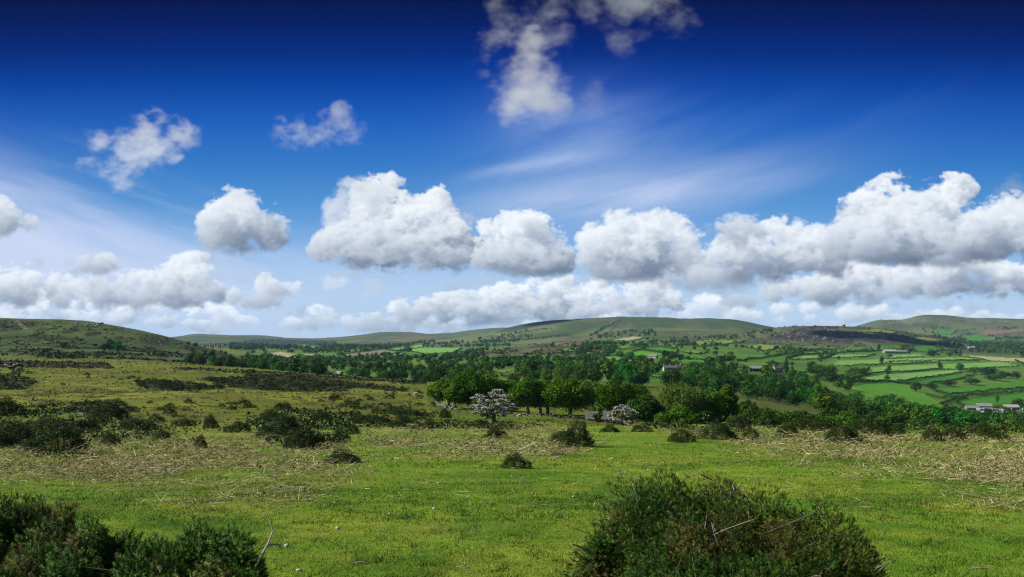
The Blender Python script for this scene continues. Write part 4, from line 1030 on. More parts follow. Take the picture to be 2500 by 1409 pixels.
def valley_trees():
    make_protos()
    rng = np.random.default_rng(11)
    names = {'round': 'broadleaf_tree', 'tall': 'broadleaf_tree', 'wide': 'broadleaf_tree', 'conifer': 'conifer_tree'}
    # trees one can pick out: X, distance or base row, height px, width px, proto, label
    solo = [
     (2153, 891, 22, 17, 5, 'lone ivy clad tree standing in the hedge under the longest pale field'),
     (2168, 918, 26, 24, 4, 'lone tall hedge tree at the left end of the long pale field'),
     (2165, 930, 16, 18, 0, 'small dark tree just below the lone tall hedge tree'),
     (2293, 901, 20, 11, 5, 'thin ivy covered dead looking tree between two pale fields'),
     (2344, 907, 22, 24, 0, 'dark round tree at the top of the row of round hedge trees'),
     (2378, 914, 20, 34, 6, 'second round tree of the row right of the long pale fields'),
     (2411, 921, 26, 44, 7, 'largest round tree of the row right of the long pale fields'),
     (2452, 924, 20, 30, 1, 'fourth round tree of the row right of the long pale fields'),
     (2484, 925, 20, 30, 2, 'last round tree of the row, cut by the picture edge'),
     (2237, 956, 28, 34, 3, 'big round dark tree at the right corner of the large open field'),
     (2276, 949, 14, 26, 6, 'low bushy tree in the hedge right of the big round dark tree'),
     (2320, 944, 16, 36, 7, 'bushy hedge tree left of centre in the thick tall hedge'),
     (2370, 938, 17, 40, 6, 'bushy hedge tree in the middle of the thick tall hedge'),
     (2430, 930, 17, 44, 7, 'bushy hedge tree at the right end of the thick tall hedge'),
     (2085, 921, 26, 38, 6, 'broad dark tree in front of the paddocks left of the long fields'),
     (2105, 916, 22, 26, 1, 'dark tree touching the broad dark tree on its right'),
     (2030, 933, 30, 34, 2, 'rounded tree left of the pale field among the dark trees'),
     (2078, 935, 16, 26, 3, 'small dark tree under the broad dark tree'),
     (1982, 907, 26, 26, 0, 'dark tree above the small paddock, left one of two'),
     (2001, 915, 28, 36, 6, 'wide dark tree right of the small paddock'),
     (2026, 914, 24, 30, 7, 'pale green tree next to the wide dark tree'),
     (1920, 914, 28, 24, 4, 'tall dark tree right of the two chimneyed house'),
     (1896, 904, 18, 30, 0, 'dark tree behind the two chimneyed house'),
     (2333, 872, 30, 18, 8, 'tall dark conifer right of the grey barns'),
     (2346, 870, 24, 16, 8, 'second dark conifer right of the tallest one'),
     (2318, 872, 20, 22, 1, 'rounded tree left of the tall conifers'),
     (2280, 872, 18, 30, 6, 'spreading tree left of the conifers by the barns'),
     (2207, 857, 18, 26, 0, 'dark tree right behind the grey barns'),
     (2222, 862, 14, 14, 1, 'small dark tree at the right end of the grey barns'),
     (2146, 858, 18, 13, 5, 'narrow dark tree left of the grey barns'),
     (2170, 874, 12, 16, 2, 'small round tree in front of the grey barns'),
     (2022, 850, 9, 11, 3, 'tiny round tree under the dark heather hill'),
     (1516, 875, 22, 22, 2, 'left one of two big parkland trees in the sloping fields'),
     (1537, 879, 24, 26, 3, 'right one of two big parkland trees in the sloping fields'),
     (1562, 888, 22, 28, 0, 'dark round tree below the pair of parkland trees'),
     (1626, 873, 19, 22, 1, 'single dark round tree between the wide fields'),
     (1618, 889, 16, 22, 2, 'dark round tree left of the white farmhouse'),
     (1644, 896, 15, 40, 6, 'wide dark tree right behind the white farmhouse'),
     (1662, 881, 10, 13, 0, 'small round tree on the corner of two fields'),
     (1523, 895, 15, 20, 1, 'dark round tree in front of the parkland trees'),
     (1346, 846, 9, 13, 3, 'leftmost of three dark trees by the brown field'),
     (1400, 846, 9, 13, 2, 'middle of three dark trees by the brown field'),
     (1434, 847, 10, 22, 6, 'rightmost of three dark trees by the brown field'),
     (2435, 986, 26, 14, 5, 'narrow dark tree standing alone behind the solar roofed barn'),
     (2486, 1002, 30, 32, 0, 'big dark tree behind the white house at the farm'),
     (2440, 1004, 16, 34, 7, 'low dark tree between the farm barns'),
     (270, 858, 32, 26, 0, 'tallest dark tree of the copse on the left hill'),
     (288, 860, 32, 30, 3, 'round dark tree at the right of the copse on the left hill'),
     (255, 858, 22, 22, 6, 'low spreading tree at the left of the copse on the left hill'),
     (302, 859, 16, 14, 1, 'small tree on the right edge of the copse on the left hill'),
     (159, 848, 12, 22, 6, 'dark tree alone on the slope left of the copse'),
     (105, 867, 18, 15, 4, 'left one of two dark trees low on the left hill'),
     (120, 871, 12, 18, 0, 'right one of two dark trees low on the left hill'),
     (172, 875, 14, 22, 6, 'flat dark tree at the foot of the left hill'),
     (238, 873, 13, 26, 7, 'pale green spreading tree at the foot of the left hill'),
     (362, 866, 10, 11, 1, 'small pale tree at the foot of the hill, left of three'),
     (376, 869, 12, 13, 2, 'small tree in the middle of three at the hill foot'),
     (398, 871, 12, 22, 6, 'wide small tree right of three at the hill foot'),
     (645, 908, 34, 36, 2, 'bright green round tree left of the valley wood'),
     (742, 902, 32, 36, 0, 'brightest green round tree at the edge of the moor'),
     (772, 905, 34, 38, 3, 'bright green tree right of the brightest one'),
     (534, 895, 24, 24, 1, 'dark round tree in the row at the foot of the hill'),
    ]
    for X, Y, hp, wp, k, lab in solo:
        x, y, z = hit(X, Y, 420 if X > 400 else 60)
        valley_tree(k, x, y, z, hp/F*y*1.05, wp/F*y, rng.uniform(0, 6.28), names[PROTO[k][0]], lab, None)
    # woods: picture column range, distance range, number, height range, label, group
    zones = [
     (2000, 2620, 300, 430, 50, 6.5, 9, 'leafy tree at the near edge of the wood just beyond the pasture crest', 'trees at the near edge of the lower wood'),
     (1990, 2620, 430, 590, 78, 8, 11.5, 'broadleaf tree in the dense wood below the large open field', 'trees of the wood below the farm fields'),
     (1500, 2030, 390, 600, 74, 7, 10.5, 'broadleaf tree in the wood behind the trees of the pasture crest', 'trees of the wood behind the crest'),
     (560, 1090, 450, 600, 40, 6.5, 9.5, 'broadleaf tree in the belt along the lower edge of the yellow moor', 'trees along the lower edge of the moor'),
     (1050, 1500, 430, 570, 30, 6, 9, 'broadleaf tree in the belt seen over the tops of the beeches', 'trees beyond the beeches'),
     (462, 610, 480, 600, 12, 5, 8, 'small dark tree in the row along the foot of the left hill', 'row of small trees at the hill foot'),
    ]
    for x0, x1, d0, d1, n, h0, h1, lab, grp in zones:
        done = 0; tries = 0; pts = []
        while done < n and tries < n*60:
            tries += 1
            X = rng.uniform(x0, x1); d = math.exp(rng.uniform(math.log(d0), math.log(d1)))
            x, y, z = at(X, d); Y = YH-F*z/d
            if not field_free(X, Y): continue
            if any((x-a)**2+(y-b)**2 < (5.5 if tries < n*30 else 3.5)**2 for a, b in pts): continue
            if X > 2340 and Y < 1038: continue
            pts.append((x, y)); done += 1
            h = rng.uniform(h0, h1); k = int(rng.choice([0, 1, 2, 3, 4, 5, 6, 7], p=[.16, .16, .15, .15, .09, .09, .10, .10]))
            w = h*(rng.uniform(.85, 1.15) if k < 4 else 1.0)
            valley_tree(k, x, y, z, h, w, rng.uniform(0, 6.28), names[PROTO[k][0]], lab, grp)

def woodland():
    """the far woods and field trees that read as one mass"""
    rng = np.random.default_rng(12)
    V, Fc, TT = [], [], []; nv = 0
    protos = []
    for i in range(6):
        r = np.random.default_rng(500+i)
        cen, rad = crown_clumps(1.0, .92, .06, 14, r, 0, (.2, .32), .48)
        protos.append(clump_leaves(cen, rad, 170, .15, r, .85, .28))
    cand = []
    def add(X, d, h, wf=1.0):
        nonlocal nv
        x, y, z = at(X, d); Y = YH-F*z/d
        if not field_free(X, Y): return False
        v, f = protos[rng.integers(6)]
        a = rng.uniform(0, 6.28); ca, sa = math.cos(a), math.sin(a)
        w = h*rng.uniform(.85, 1.2)*wf
        q = np.stack([(v[:, 0]*ca-v[:, 1]*sa)*w+x, (v[:, 0]*sa+v[:, 1]*ca)*w+y, v[:, 2]*h+z-.3], 1)
        V.append(q); Fc.append(f+nv); nv += len(q)
        tb = lerp((.016, .058, .006), (.052, .112, .012), rng.random()**1.3)*rng.uniform(.6, 1.25)
        TT.append(np.broadcast_to(tb, (len(q), 3))); return True
    Z = [  # X range, distance range, tries, noise scale, threshold, heights
     (1480, 1990, 590, 780, 260, 40, .34, 6, 9), (1480, 2060, 780, 1080, 180, 55, .55, 5, 8), (1480, 2080, 1050, 1900, 210, 90, .62, 5.5, 8.5), (1560, 2000, 1600, 2150, 170, 120, .52, 7, 10),
     (1180, 1500, 590, 1080, 300, 60, .47, 5, 8), (1300, 1480, 1150, 1500, 50, 60, .56, 3, 5), (1400, 1500, 1300, 2100, 80, 80, .50, 6, 10),
     (600, 1190, 600, 1300, 300, 80, .52, 5.5, 8), (600, 1190, 1300, 2700, 380, 150, .56, 7, 10), (560, 1000, 2300, 3400, 420, 200, .46, 10, 14),
     (2050, 2560, 1350, 2300, 50, 80, .58, 6, 9), (2280, 2560, 2200, 3500, 320, 150, .47, 8, 13), (2230, 2560, 3500, 4600, 260, 170, .52, 9, 14),
     (1000, 1300, 2600, 3800, 220, 200, .55, 9, 13), (1380, 1900, 2150, 2650, 120, 120, .56, 7, 11), (1440, 1600, 2900, 3300, 60, 100, .45, 8, 12),
     (2020, 2150, 640, 900, 22, 60, .45, 7, 10), (450, 640, 640, 950, 60, 50, .55, 3, 6)]
    for k, (x0, x1, d0, d1, n, sc, th, h0, h1) in enumerate(Z):
        X = rng.uniform(x0, x1, n*2); d = np.exp(rng.uniform(math.log(d0), math.log(d1), n*2))
        x = (X-1250)/F*d
        nz = fb2(x/sc+k*3, d/sc, 3, k)
        ok = np.where(nz > th)[0][:n]
        for i in ok: add(X[i], d[i], rng.uniform(h0, h1))
    # wooded wall running up the big moor, tree lines along hedges of the far fields
    for t in np.linspace(0, 1, 34):
        Xp = 1448+66*t; Yp = 818-36*t
        xx, d, z = hit(Xp+rng.normal()*1.2, Yp+rng.normal()*.8, 2600)
        if d < 6000: add(1250+F*xx/d, d, rng.uniform(6, 11)*(1.2-.6*t))
    for (xa, ya, xb, yb, n, h0, h1) in [(1255,816,1345,802,26,5,8), (1275,832,1390,818,34,5,9), (1500,850,1580,846,20,6,10), (1640,846,1800,836,22,5,9), (1440,858,1500,852,16,7,11),
                                      (1230,912,1260,908,6,7,9), (1280,910,1340,905,12,7,10), (1640,876,1720,874,14,6,9), (1690,896,1790,884,22,7,10), (1560,868,1640,868,14,4,6),
                                      (930,862,1010,858,14,7,10), (900,848,1020,838,30,6,10), (1010,840,1060,836,14,12,16), (1060,843,1120,840,12,9,13), (2240,838,2320,845,24,5,8), (2200,822,2300,824,22,4,7),
                                      (1900,862,2060,853,34,4,6), (2060,862,2150,855,14,5,8), (2360,842,2460,836,28,7,11), (2420,850,2500,846,18,9,13), (2300,812,2380,806,16,6,9), (2380,824,2500,826,24,7,10)]:
        for t in np.linspace(0, 1, n):
            xx, d, z = hit(xa+(xb-xa)*t+rng.normal()*1.5, ya+(yb-ya)*t+rng.normal()*.8, 430)
            if d < 8000: add(1250+F*xx/d, d, rng.uniform(h0, h1))
    o = mesh_obj('woodland', np.concatenate(V), np.concatenate(Fc), tint_mat('far_leaves', .6, .03, .06, .65, 1.35), attrs={'tint': np.concatenate(TT)})
    tag(o, 'far woods and field trees across the valley', 'woodland', None, 'stuff')
    # the plantation on the far left slope
    V, Fc = [], []; nv = 0
    px = rng.uniform(465, 830, 1500); py = rng.uniform(827, 853, 1500)
    ok = in_poly(px, py, PLANT)
    cone = np.array([(0, 0, 1.0)]+[(math.cos(a)*.26, math.sin(a)*.26, .05) for a in np.arange(5)*1.2566])
    cf = np.array([[0, 1+i, 1+(i+1) % 5, 0] for i in range(5)])[:, :3]
    for X, Y in zip(px[ok], py[ok]):
        x, y, z = hit(X, Y, 2600)
        if y > 7000: continue
        h = rng.uniform(7, 11)
        V.append(cone*h+np.array([x, y, z])); Fc.append(cf+nv); nv += 6
    o = mesh_obj('conifer_plantation', np.concatenate(V), np.concatenate(Fc), MAT_CONIF)
    tag(o, 'dark conifer plantation on the distant slope', 'plantation', None, 'stuff')
_unused = None  #('far_leaves', (.009, .034, .004), (.024, .068, .008), (.046, .104, .012), .06, .0, spec=.03)

# ---- hedges along the fields
def hedge(path, label, h=2.8, w=2.4, leaf=.75, dens=13.0, seed=0):
    """path: picture positions on the ground"""
    rng = np.random.default_rng(seed)
    pts = []
    for X, Y in path:
        x, y, z = hit(X, Y, 430)
        if y < 8000: pts.append((x, y))
    if len(pts) < 2: return
    pts = np.array(pts); seg = np.linalg.norm(np.diff(pts, axis=0), axis=1)
    if seg.max() > 900: return
    cum = np.concatenate([[0], np.cumsum(seg)])
    lf = leaf*max(1.0, pts[:, 1].mean()/1000)
    n = int(np.clip(cum[-1]*dens*(.75/lf)**2, 120, 9000))
    s = rng.uniform(0, cum[-1], n)
    px = np.interp(s, cum, pts[:, 0]); py = np.interp(s, cum, pts[:, 1])
    i = np.clip(np.searchsorted(cum, s)-1, 0, len(seg)-1)
    t = np.diff(pts, axis=0)[i]/seg[i][:, None]; nx = np.stack([-t[:, 1], t[:, 0]], 1)
    hh = h*(.45+1.0*fb2(s/9, s*0+seed, 3, seed % 8)+.45*sstep(.62, .75, fb2(s/17, s*0+seed+5, 2, 3)))
    a = rng.uniform(0, math.pi, n)
    lat = np.cos(a)*w*.5*rng.uniform(.8, 1.1, n); up = np.sin(a)**.6*hh*rng.uniform(.75, 1.05, n)
    x = px+nx[:, 0]*lat; y = py+nx[:, 1]*lat; z = gz(px, py)+up
    nrm = unit(np.stack([nx[:, 0]*np.cos(a), nx[:, 1]*np.cos(a), np.sin(a)+.2], 1)+.45*rng.normal(size=(n, 3)))
    o0 = np.array([pts[:, 0].mean(), pts[:, 1].mean(), float(gz(pts[:, 0].mean(), pts[:, 1].mean()))])
    v, f = leaf_quads(np.stack([x, y, z], 1)-o0, nrm, lf, rng)
    o = mesh_obj('hedge', v, f, MAT_HEDGE); o.location = o0
    tag(o, label, 'hedge')
def lower_chain(poly):
    """edges of a field polygon on the viewer's side, left to right"""
    p = np.array(poly, float); i0 = int(np.argmin(p[:, 0])); i1 = int(np.argmax(p[:, 0])); n = len(p)
    a = [p[(i0+k) % n] for k in range((i1-i0) % n+1)]; b = [p[(i0-k) % n] for k in range((i0-i1) % n+1)]
    ya = np.mean([q[1] for q in a]); yb = np.mean([q[1] for q in b])
    return (a, b) if ya > yb else (b, a)
def hedges():
    for i, (lab, ck, poly) in enumerate(FIELDS):
        lo, hi = lower_chain(poly)
        words = lab.split()
        short = ' '.join(words)
        if i == 0:
            hedge([(2036,944),(2094,935.5),(2158,932.5),(2222,940)], 'dark hedge across the top of the large open light green field', seed=1)
            continue
        lo = [(q[0], q[1]+1.2) for q in lo]
        hedge(lo, 'dark hedge below the '+' '.join(words[:12]), h=2.2 if i not in (1, 2) else 3.2, seed=10+i)
        if i in (2, 8, 11, 24, 26, 27, 28, 36, 40):
            hedge([(q[0], q[1]-1.0) for q in hi], 'dark hedge across the top of the '+' '.join(words[:9]), seed=70+i)
    extra = [
     ([(2066,934),(2090,926),(2112,916),(2122,900)], 'curving dark hedge climbing left of the long pale fields'),
     ([(1800,884),(1880,873),(1950,860),(2010,852)], 'long dark hedge above the open barn'),
     ([(2014,875),(2030,868),(2040,866)], 'short forked hedge between two pale fields'),
     ([(2260,966),(2300,974),(2330,972)], 'hedge running right from the large open field'),
     ([(2296,990),(2330,980),(2360,974)], 'thick hedge left of the field behind the farm'),
     ([(2478,880),(2520,900),(2560,915)], 'hedge along the lane at the right edge'),
     ([(1940,868),(2060,862),(2170,858)], 'dark hedge in front of the moor left of the grey barns'),
     ([(2180,884),(2300,882),(2400,880)], 'dark hedge in the middle of the pale fields')]
    for i, (p, lab) in enumerate(extra): hedge(p, lab, seed=140+i)
# ------------------------------------------------------------------ gorse
def tint_mat(name, rough=.6, spec=.2, transl=0.0, lo=.7, hi=1.3):
    m, nt, b = nmat(name)
    a = nt.nodes.new('ShaderNodeAttribute'); a.attribute_name = 'tint'
    g = nt.nodes.new('ShaderNodeNewGeometry'); oi = nt.nodes.new('ShaderNodeObjectInfo')
    mr = nt.nodes.new('ShaderNodeMapRange'); mr.inputs['To Min'].default_value = lo; mr.inputs['To Max'].default_value = hi
    L(nt, g.outputs['Random Per Island'], mr.inputs['Value'])
    v = nt.nodes.new('ShaderNodeVectorMath'); v.operation = 'SCALE'
    L(nt, a.outputs['Color'], v.inputs[0]); L(nt, mr.outputs[0], v.inputs['Scale'])
    L(nt, v.outputs[0], b.inputs['Base Color']); b.inputs['Roughness'].default_value = rough; b.inputs['Specular IOR Level'].default_value = spec
    if transl:
        t = nt.nodes.new('ShaderNodeBsdfTranslucent'); L(nt, v.outputs[0], t.inputs['Color'])
        mx = nt.nodes.new('ShaderNodeMixShader'); mx.inputs[0].default_value = transl
        L(nt, b.outputs[0], mx.inputs[1]); L(nt, t.outputs[0], mx.inputs[2]); L(nt, mx.outputs[0], nt.nodes['Material Output'].inputs['Surface'])
    return m
MAT_GORSE = tint_mat('gorse_spines', .55, .12, .03, .5, 1.5)
MAT_GRASS = tint_mat('grass_blades', .6, .15, .3)
MAT_STRAW = tint_mat('dead_bracken', .8, .1, .15)
MAT_TWIG = plain('dead_twigs', (.17, .145, .115), .85, 20.0, .6, 1.4)

def frames(axis, rng):
    n = len(axis)
    t = unit(np.cross(axis, rand_dirs(n, rng))); b = np.cross(axis, t)
    return np.stack([t, b, axis], -1)                # (n,3,3): columns
def scatter(tv, tf, pos, axis, scale, rng):
    """copies of a small template welded into one mesh"""
    R = frames(axis, rng)
    s = np.broadcast_to(np.asarray(scale, float).reshape(-1, 1) if np.ndim(scale) == 1 else scale, (len(pos), 3) if np.ndim(scale) == 2 else (len(pos), 1))
    q = tv[None]*s[:, None, :]
    v = np.einsum('nij,nkj->nki', R, q)+pos[:, None, :]
    f = tf[None]+(np.arange(len(pos))*len(tv))[:, None, None]
    return v.reshape(-1, 3), f.reshape(-1, tf.shape[1])
def sprig_template(n, rng, spread=.30):
    """gorse shoot of unit length: a stem with spines all round, all triangles"""
    v, f = [], []
    def tri(a, b, c):
        k = len(v); v.extend([a, b, c]); f.append([k, k+1, k+2])
    for q in range(2):
        a = q*1.57; w = .035
        tri((-w*math.cos(a), -w*math.sin(a), 0), (w*math.cos(a), w*math.sin(a), 0), (0, 0, 1.0))
    for i in range(n):
        t = .04+.92*i/n; a = i*2.4+rng.uniform(-.3, .3)
        l = spread*(1-.55*t)*rng.uniform(.7, 1.2)
        el = rng.uniform(.35, .95)
        d = np.array([math.cos(a)*math.cos(el), math.sin(a)*math.cos(el), math.sin(el)])
        p = np.array([0, 0, t]); s = np.array([-math.sin(a), math.cos(a), .3])*.028
        tri(p-s, p+s, p+d*l)
    return np.array(v), np.array(f)

def lobes_sample(lobes, n, rng, shell=(.80, 1.04)):
    """points on the upper skin of overlapping mounds; lobes rows: cx, cy, cz(base), rx, ry, h"""
    Lb = np.array(lobes, float)
    w = Lb[:, 3]*Lb[:, 4]+Lb[:, 5]*(Lb[:, 3]+Lb[:, 4])*.7
    k = rng.choice(len(Lb), n, p=w/w.sum())
    d = rand_dirs(n, rng); d[:, 2] = np.abs(d[:, 2])
    q = Lb[k]
    r = rng.uniform(*shell, (n, 1))
    pos = q[:, :3]+d*r*q[:, 3:6]
    nrm = unit(d/q[:, 3:6])
    keep = np.ones(n, bool)
    for j in range(len(Lb)):
        rel = (pos-Lb[j, :3])/Lb[j, 3:6]
        inside = (rel**2).sum(1) < .60
        keep &= ~(inside & (k != j))
    return pos[keep], nrm[keep]

def big_gorse(label, lobes_px, n, seed, shoot=(.055, .12), green=.5, twigs=60, bright=1.0):
    rng = np.random.default_rng(seed)
    lobes = []
    for X, d, hw, ty in lobes_px:
        x = (X-1250)/F*d; z0 = float(gz(x, d)); zt = (YH-ty)/F*d
        rx = hw/F*d; lobes.append((x, d, z0, rx, rx*.95, max(.1, zt-z0)))
    c = np.array(lobes)[:, :3].mean(0); c[2] = np.array(lobes)[:, 2].min()
    root = empty('gorse_bush', c); tag(root, label, 'gorse bush')
    lob = np.array(lobes); lob[:, :3] -= c
    pos, nrm = lobes_sample(lob, n, rng, (.72, 1.03))
    n = len(pos)
    lump = fb2((pos[:, 0]+c[0])*5+pos[:, 2]*2, (pos[:, 1]+c[1])*5-pos[:, 2]*3, 3, seed % 7)-.5
    pos = pos+nrm*lump[:, None]*.32
    axis = unit(nrm*1.0+np.array([0, 0, .25])+.5*rng.normal(size=(n, 3)))
    tv, tf = sprig_template(30, rng, .5)
    tv = tv*np.array([1, 1, .85])
    pn = fb2((pos[:, 0]+c[0])*3.2+pos[:, 2]*1.7, (pos[:, 1]+c[1])*3.2+pos[:, 2]*2.1, 4, 3+seed % 5)
    g = sstep(.62-green*.4, .86-green*.4, pn*.8+rng.uniform(0, .2, n))
    t = lerp((.092, .084, .015), (.026, .072, .007), g)
    t = t*rng.uniform(.45, 1.6, (n, 1))*bright
    dead = rng.random(n) < (.10-.07*g)
    t[dead] = np.array((.14, .11, .06))*rng.uniform(.6, 1.2, (dead.sum(), 1))
    young = rng.random(n) < .16*green
    t[young] = np.array((.055, .120, .014))*rng.uniform(.8, 1.3, (young.sum(), 1))
    sc = rng.uniform(*shoot, n)*(1+.35*young)
    v, f = scatter(tv, tf, pos-axis*sc[:, None]*.45, axis, sc, rng)
    mesh_obj('foliage', v, f, MAT_GORSE, root, attrs={'tint': np.repeat(t, len(tv), 0)})
    # woody stems filling the inside
    mb = MB()
    for i in range(70):
        e = pos[rng.integers(n)]*rng.uniform(.75, .98); j = rng.integers(len(lob))
        b = lob[j, :3]+rng.normal(size=3)*[lob[j, 3]*.3, lob[j, 4]*.3, 0]; b[2] = lob[j, 2]-.03
        mb.tube([b, (b+e)/2+rng.normal(size=3)*.05+[0, 0, .06], e], [.014, .010, .004], 5)
    mb.build('stems', MAT_BARK, root)
    # bleached dead twigs poking out
    for i in range(twigs):
        mb = MB(); j = rng.integers(n); e = pos[j]+nrm[j]*rng.uniform(-.01, .04)
        dr = unit((nrm[j]*.5+rng.normal(size=3)*.7+[0, 0, .35])[None])[0]; l = rng.uniform(.08, .30)
        p0 = e-dr*l*.55; p1 = e+dr*l*.45
        mid = (p0+p1)/2+rng.normal(size=3)*.02
        mb.tube([p0, mid, p1], [.0042, .0034, .0018], 4)
        for q in range(rng.integers(0, 4)):
            s = rng.uniform(.3, .9); a = p0*(1-s)+p1*s; dd = unit((dr+rng.normal(size=3)*.6)[None])[0]
            mb.tube([a, a+dd*l*rng.uniform(.15, .35)], [.0026, .0012], 4)
        mb.build('dead_twig', MAT_TWIG, root)
    return root

def near_gorse():
    big_gorse('largest gorse bush, a broad mound with bleached dead twigs at the right front',
      [(1640,6.2,150,1160),(1560,6.0,120,1186),(1760,6.2,125,1170),(1850,6.0,125,1204),(1950,5.8,150,1230),(2030,5.6,118,1288),(1505,5.7,112,1240),(1462,5.5,86,1282),(1700,5.5,220,1250),(1900,5.4,180,1300),(1600,5.2,190,1335),(1780,5.0,300,1372),(2062,5.4,92,1336)], 50000, 1, (.026, .050), green=.62, twigs=70)
    big_gorse('dark gorse bush at the left front, its ragged top standing highest at the picture edge',
      [(100,6.0,105,1226),(170,5.95,52,1232),(40,5.8,90,1234),(-50,5.8,120,1228),(95,5.5,120,1276),(-60,5.4,150,1290),(60,5.1,170,1340)], 26000, 2, (.03, .058), green=.75, twigs=16, bright=1.15)
    big_gorse('low wide gorse bush of green upright shoots in the left front corner',
      [(300,5.4,110,1296),(380,5.5,86,1300),(480,5.4,95,1306),(560,5.35,76,1310),(606,5.3,46,1346),(235,5.35,105,1294),(150,5.0,140,1350),(350,5.0,200,1356),(530,5.0,110,1366),(0,4.9,160,1376)], 28000, 3, (.034, .068), .9, 18, 1.4)

# smaller gorse, each bush its own object: prototypes with foliage and dead stems, then copies
GP = {}
def small_proto(k, seed, n, card, tall=1.0):
    rng = np.random.default_rng(seed)
    nl = 6
    lob = [(rng.uniform(-.08, .08), 0, 0, .34, .32, .86*tall)]+[(rng.uniform(-.34, .34), rng.uniform(-.28, .28), 0, rng.uniform(.14, .26), rng.uniform(.14, .26), rng.uniform(.30, .78)*tall) for _ in range(nl+2)]
    pos, nrm = lobes_sample(lob, n, rng, (.70, 1.04)); n = len(pos)
    axis = unit(nrm*.8+np.array([0, 0, .6])+.5*rng.normal(size=(n, 3)))
    tv, tf = sprig_template(6, rng, .6)
    tv = tv*np.array([1.5, 1.5, 1.0])
    t = lerp((.046, .058, .009), (.016, .044, .005), sstep(.25, .5, fb2(pos[:, 0]*4+seed, pos[:, 2]*4+pos[:, 1]*3, 3, k % 9)))*rng.uniform(.55, 1.4, (n, 1))
    d = rng.random(n) < .07
    t[d] = np.array((.15, .12, .07))*rng.uniform(.7, 1.2, (d.sum(), 1))
    sc = card*rng.uniform(.7, 1.35, n)
    v, f = scatter(tv, tf, pos-axis*sc[:, None]*.4, axis, sc, rng)
    return v, f, np.repeat(t, len(tv), 0), pos, nrm
def gorse_copy(k, x, y, z, w, h, rz, label, group, parts=True, name='gorse_bush'):
    key = (k, parts)
    if key not in GP:
        v, f, t, pos, nrm = small_proto(k, 900+k, *( (2700, .095) if parts else (420, .19)))
        rng = np.random.default_rng(k)
        if parts:
            root = empty(name, (0, 0, 0))
            mesh_obj('foliage', v, f, MAT_GORSE, root, attrs={'tint': t})
            mb = MB()
            for i in range(16):
                j = rng.integers(len(pos)); dr = unit((nrm[j]+rng.normal(size=3)*.6)[None])[0]
                p0 = pos[j]*.5; p0[2] = 0; mb.tube([p0, pos[j]*.9, pos[j]+dr*rng.uniform(.03, .18)], [.012, .008, .004], 4)
            mb.build('stems', MAT_TWIG, root)
        else:
            root = mesh_obj(name, v, f, MAT_GORSE, attrs={'tint': t})
        GP[key] = root; o = root
    else:
        o = copy_tree(GP[key])
    o.location = (x, y, z-.03); o.scale = (w, w*.9, h); o.rotation_euler = (0, 0, rz)
    tag(o, label, 'gorse bush', group)
    return o
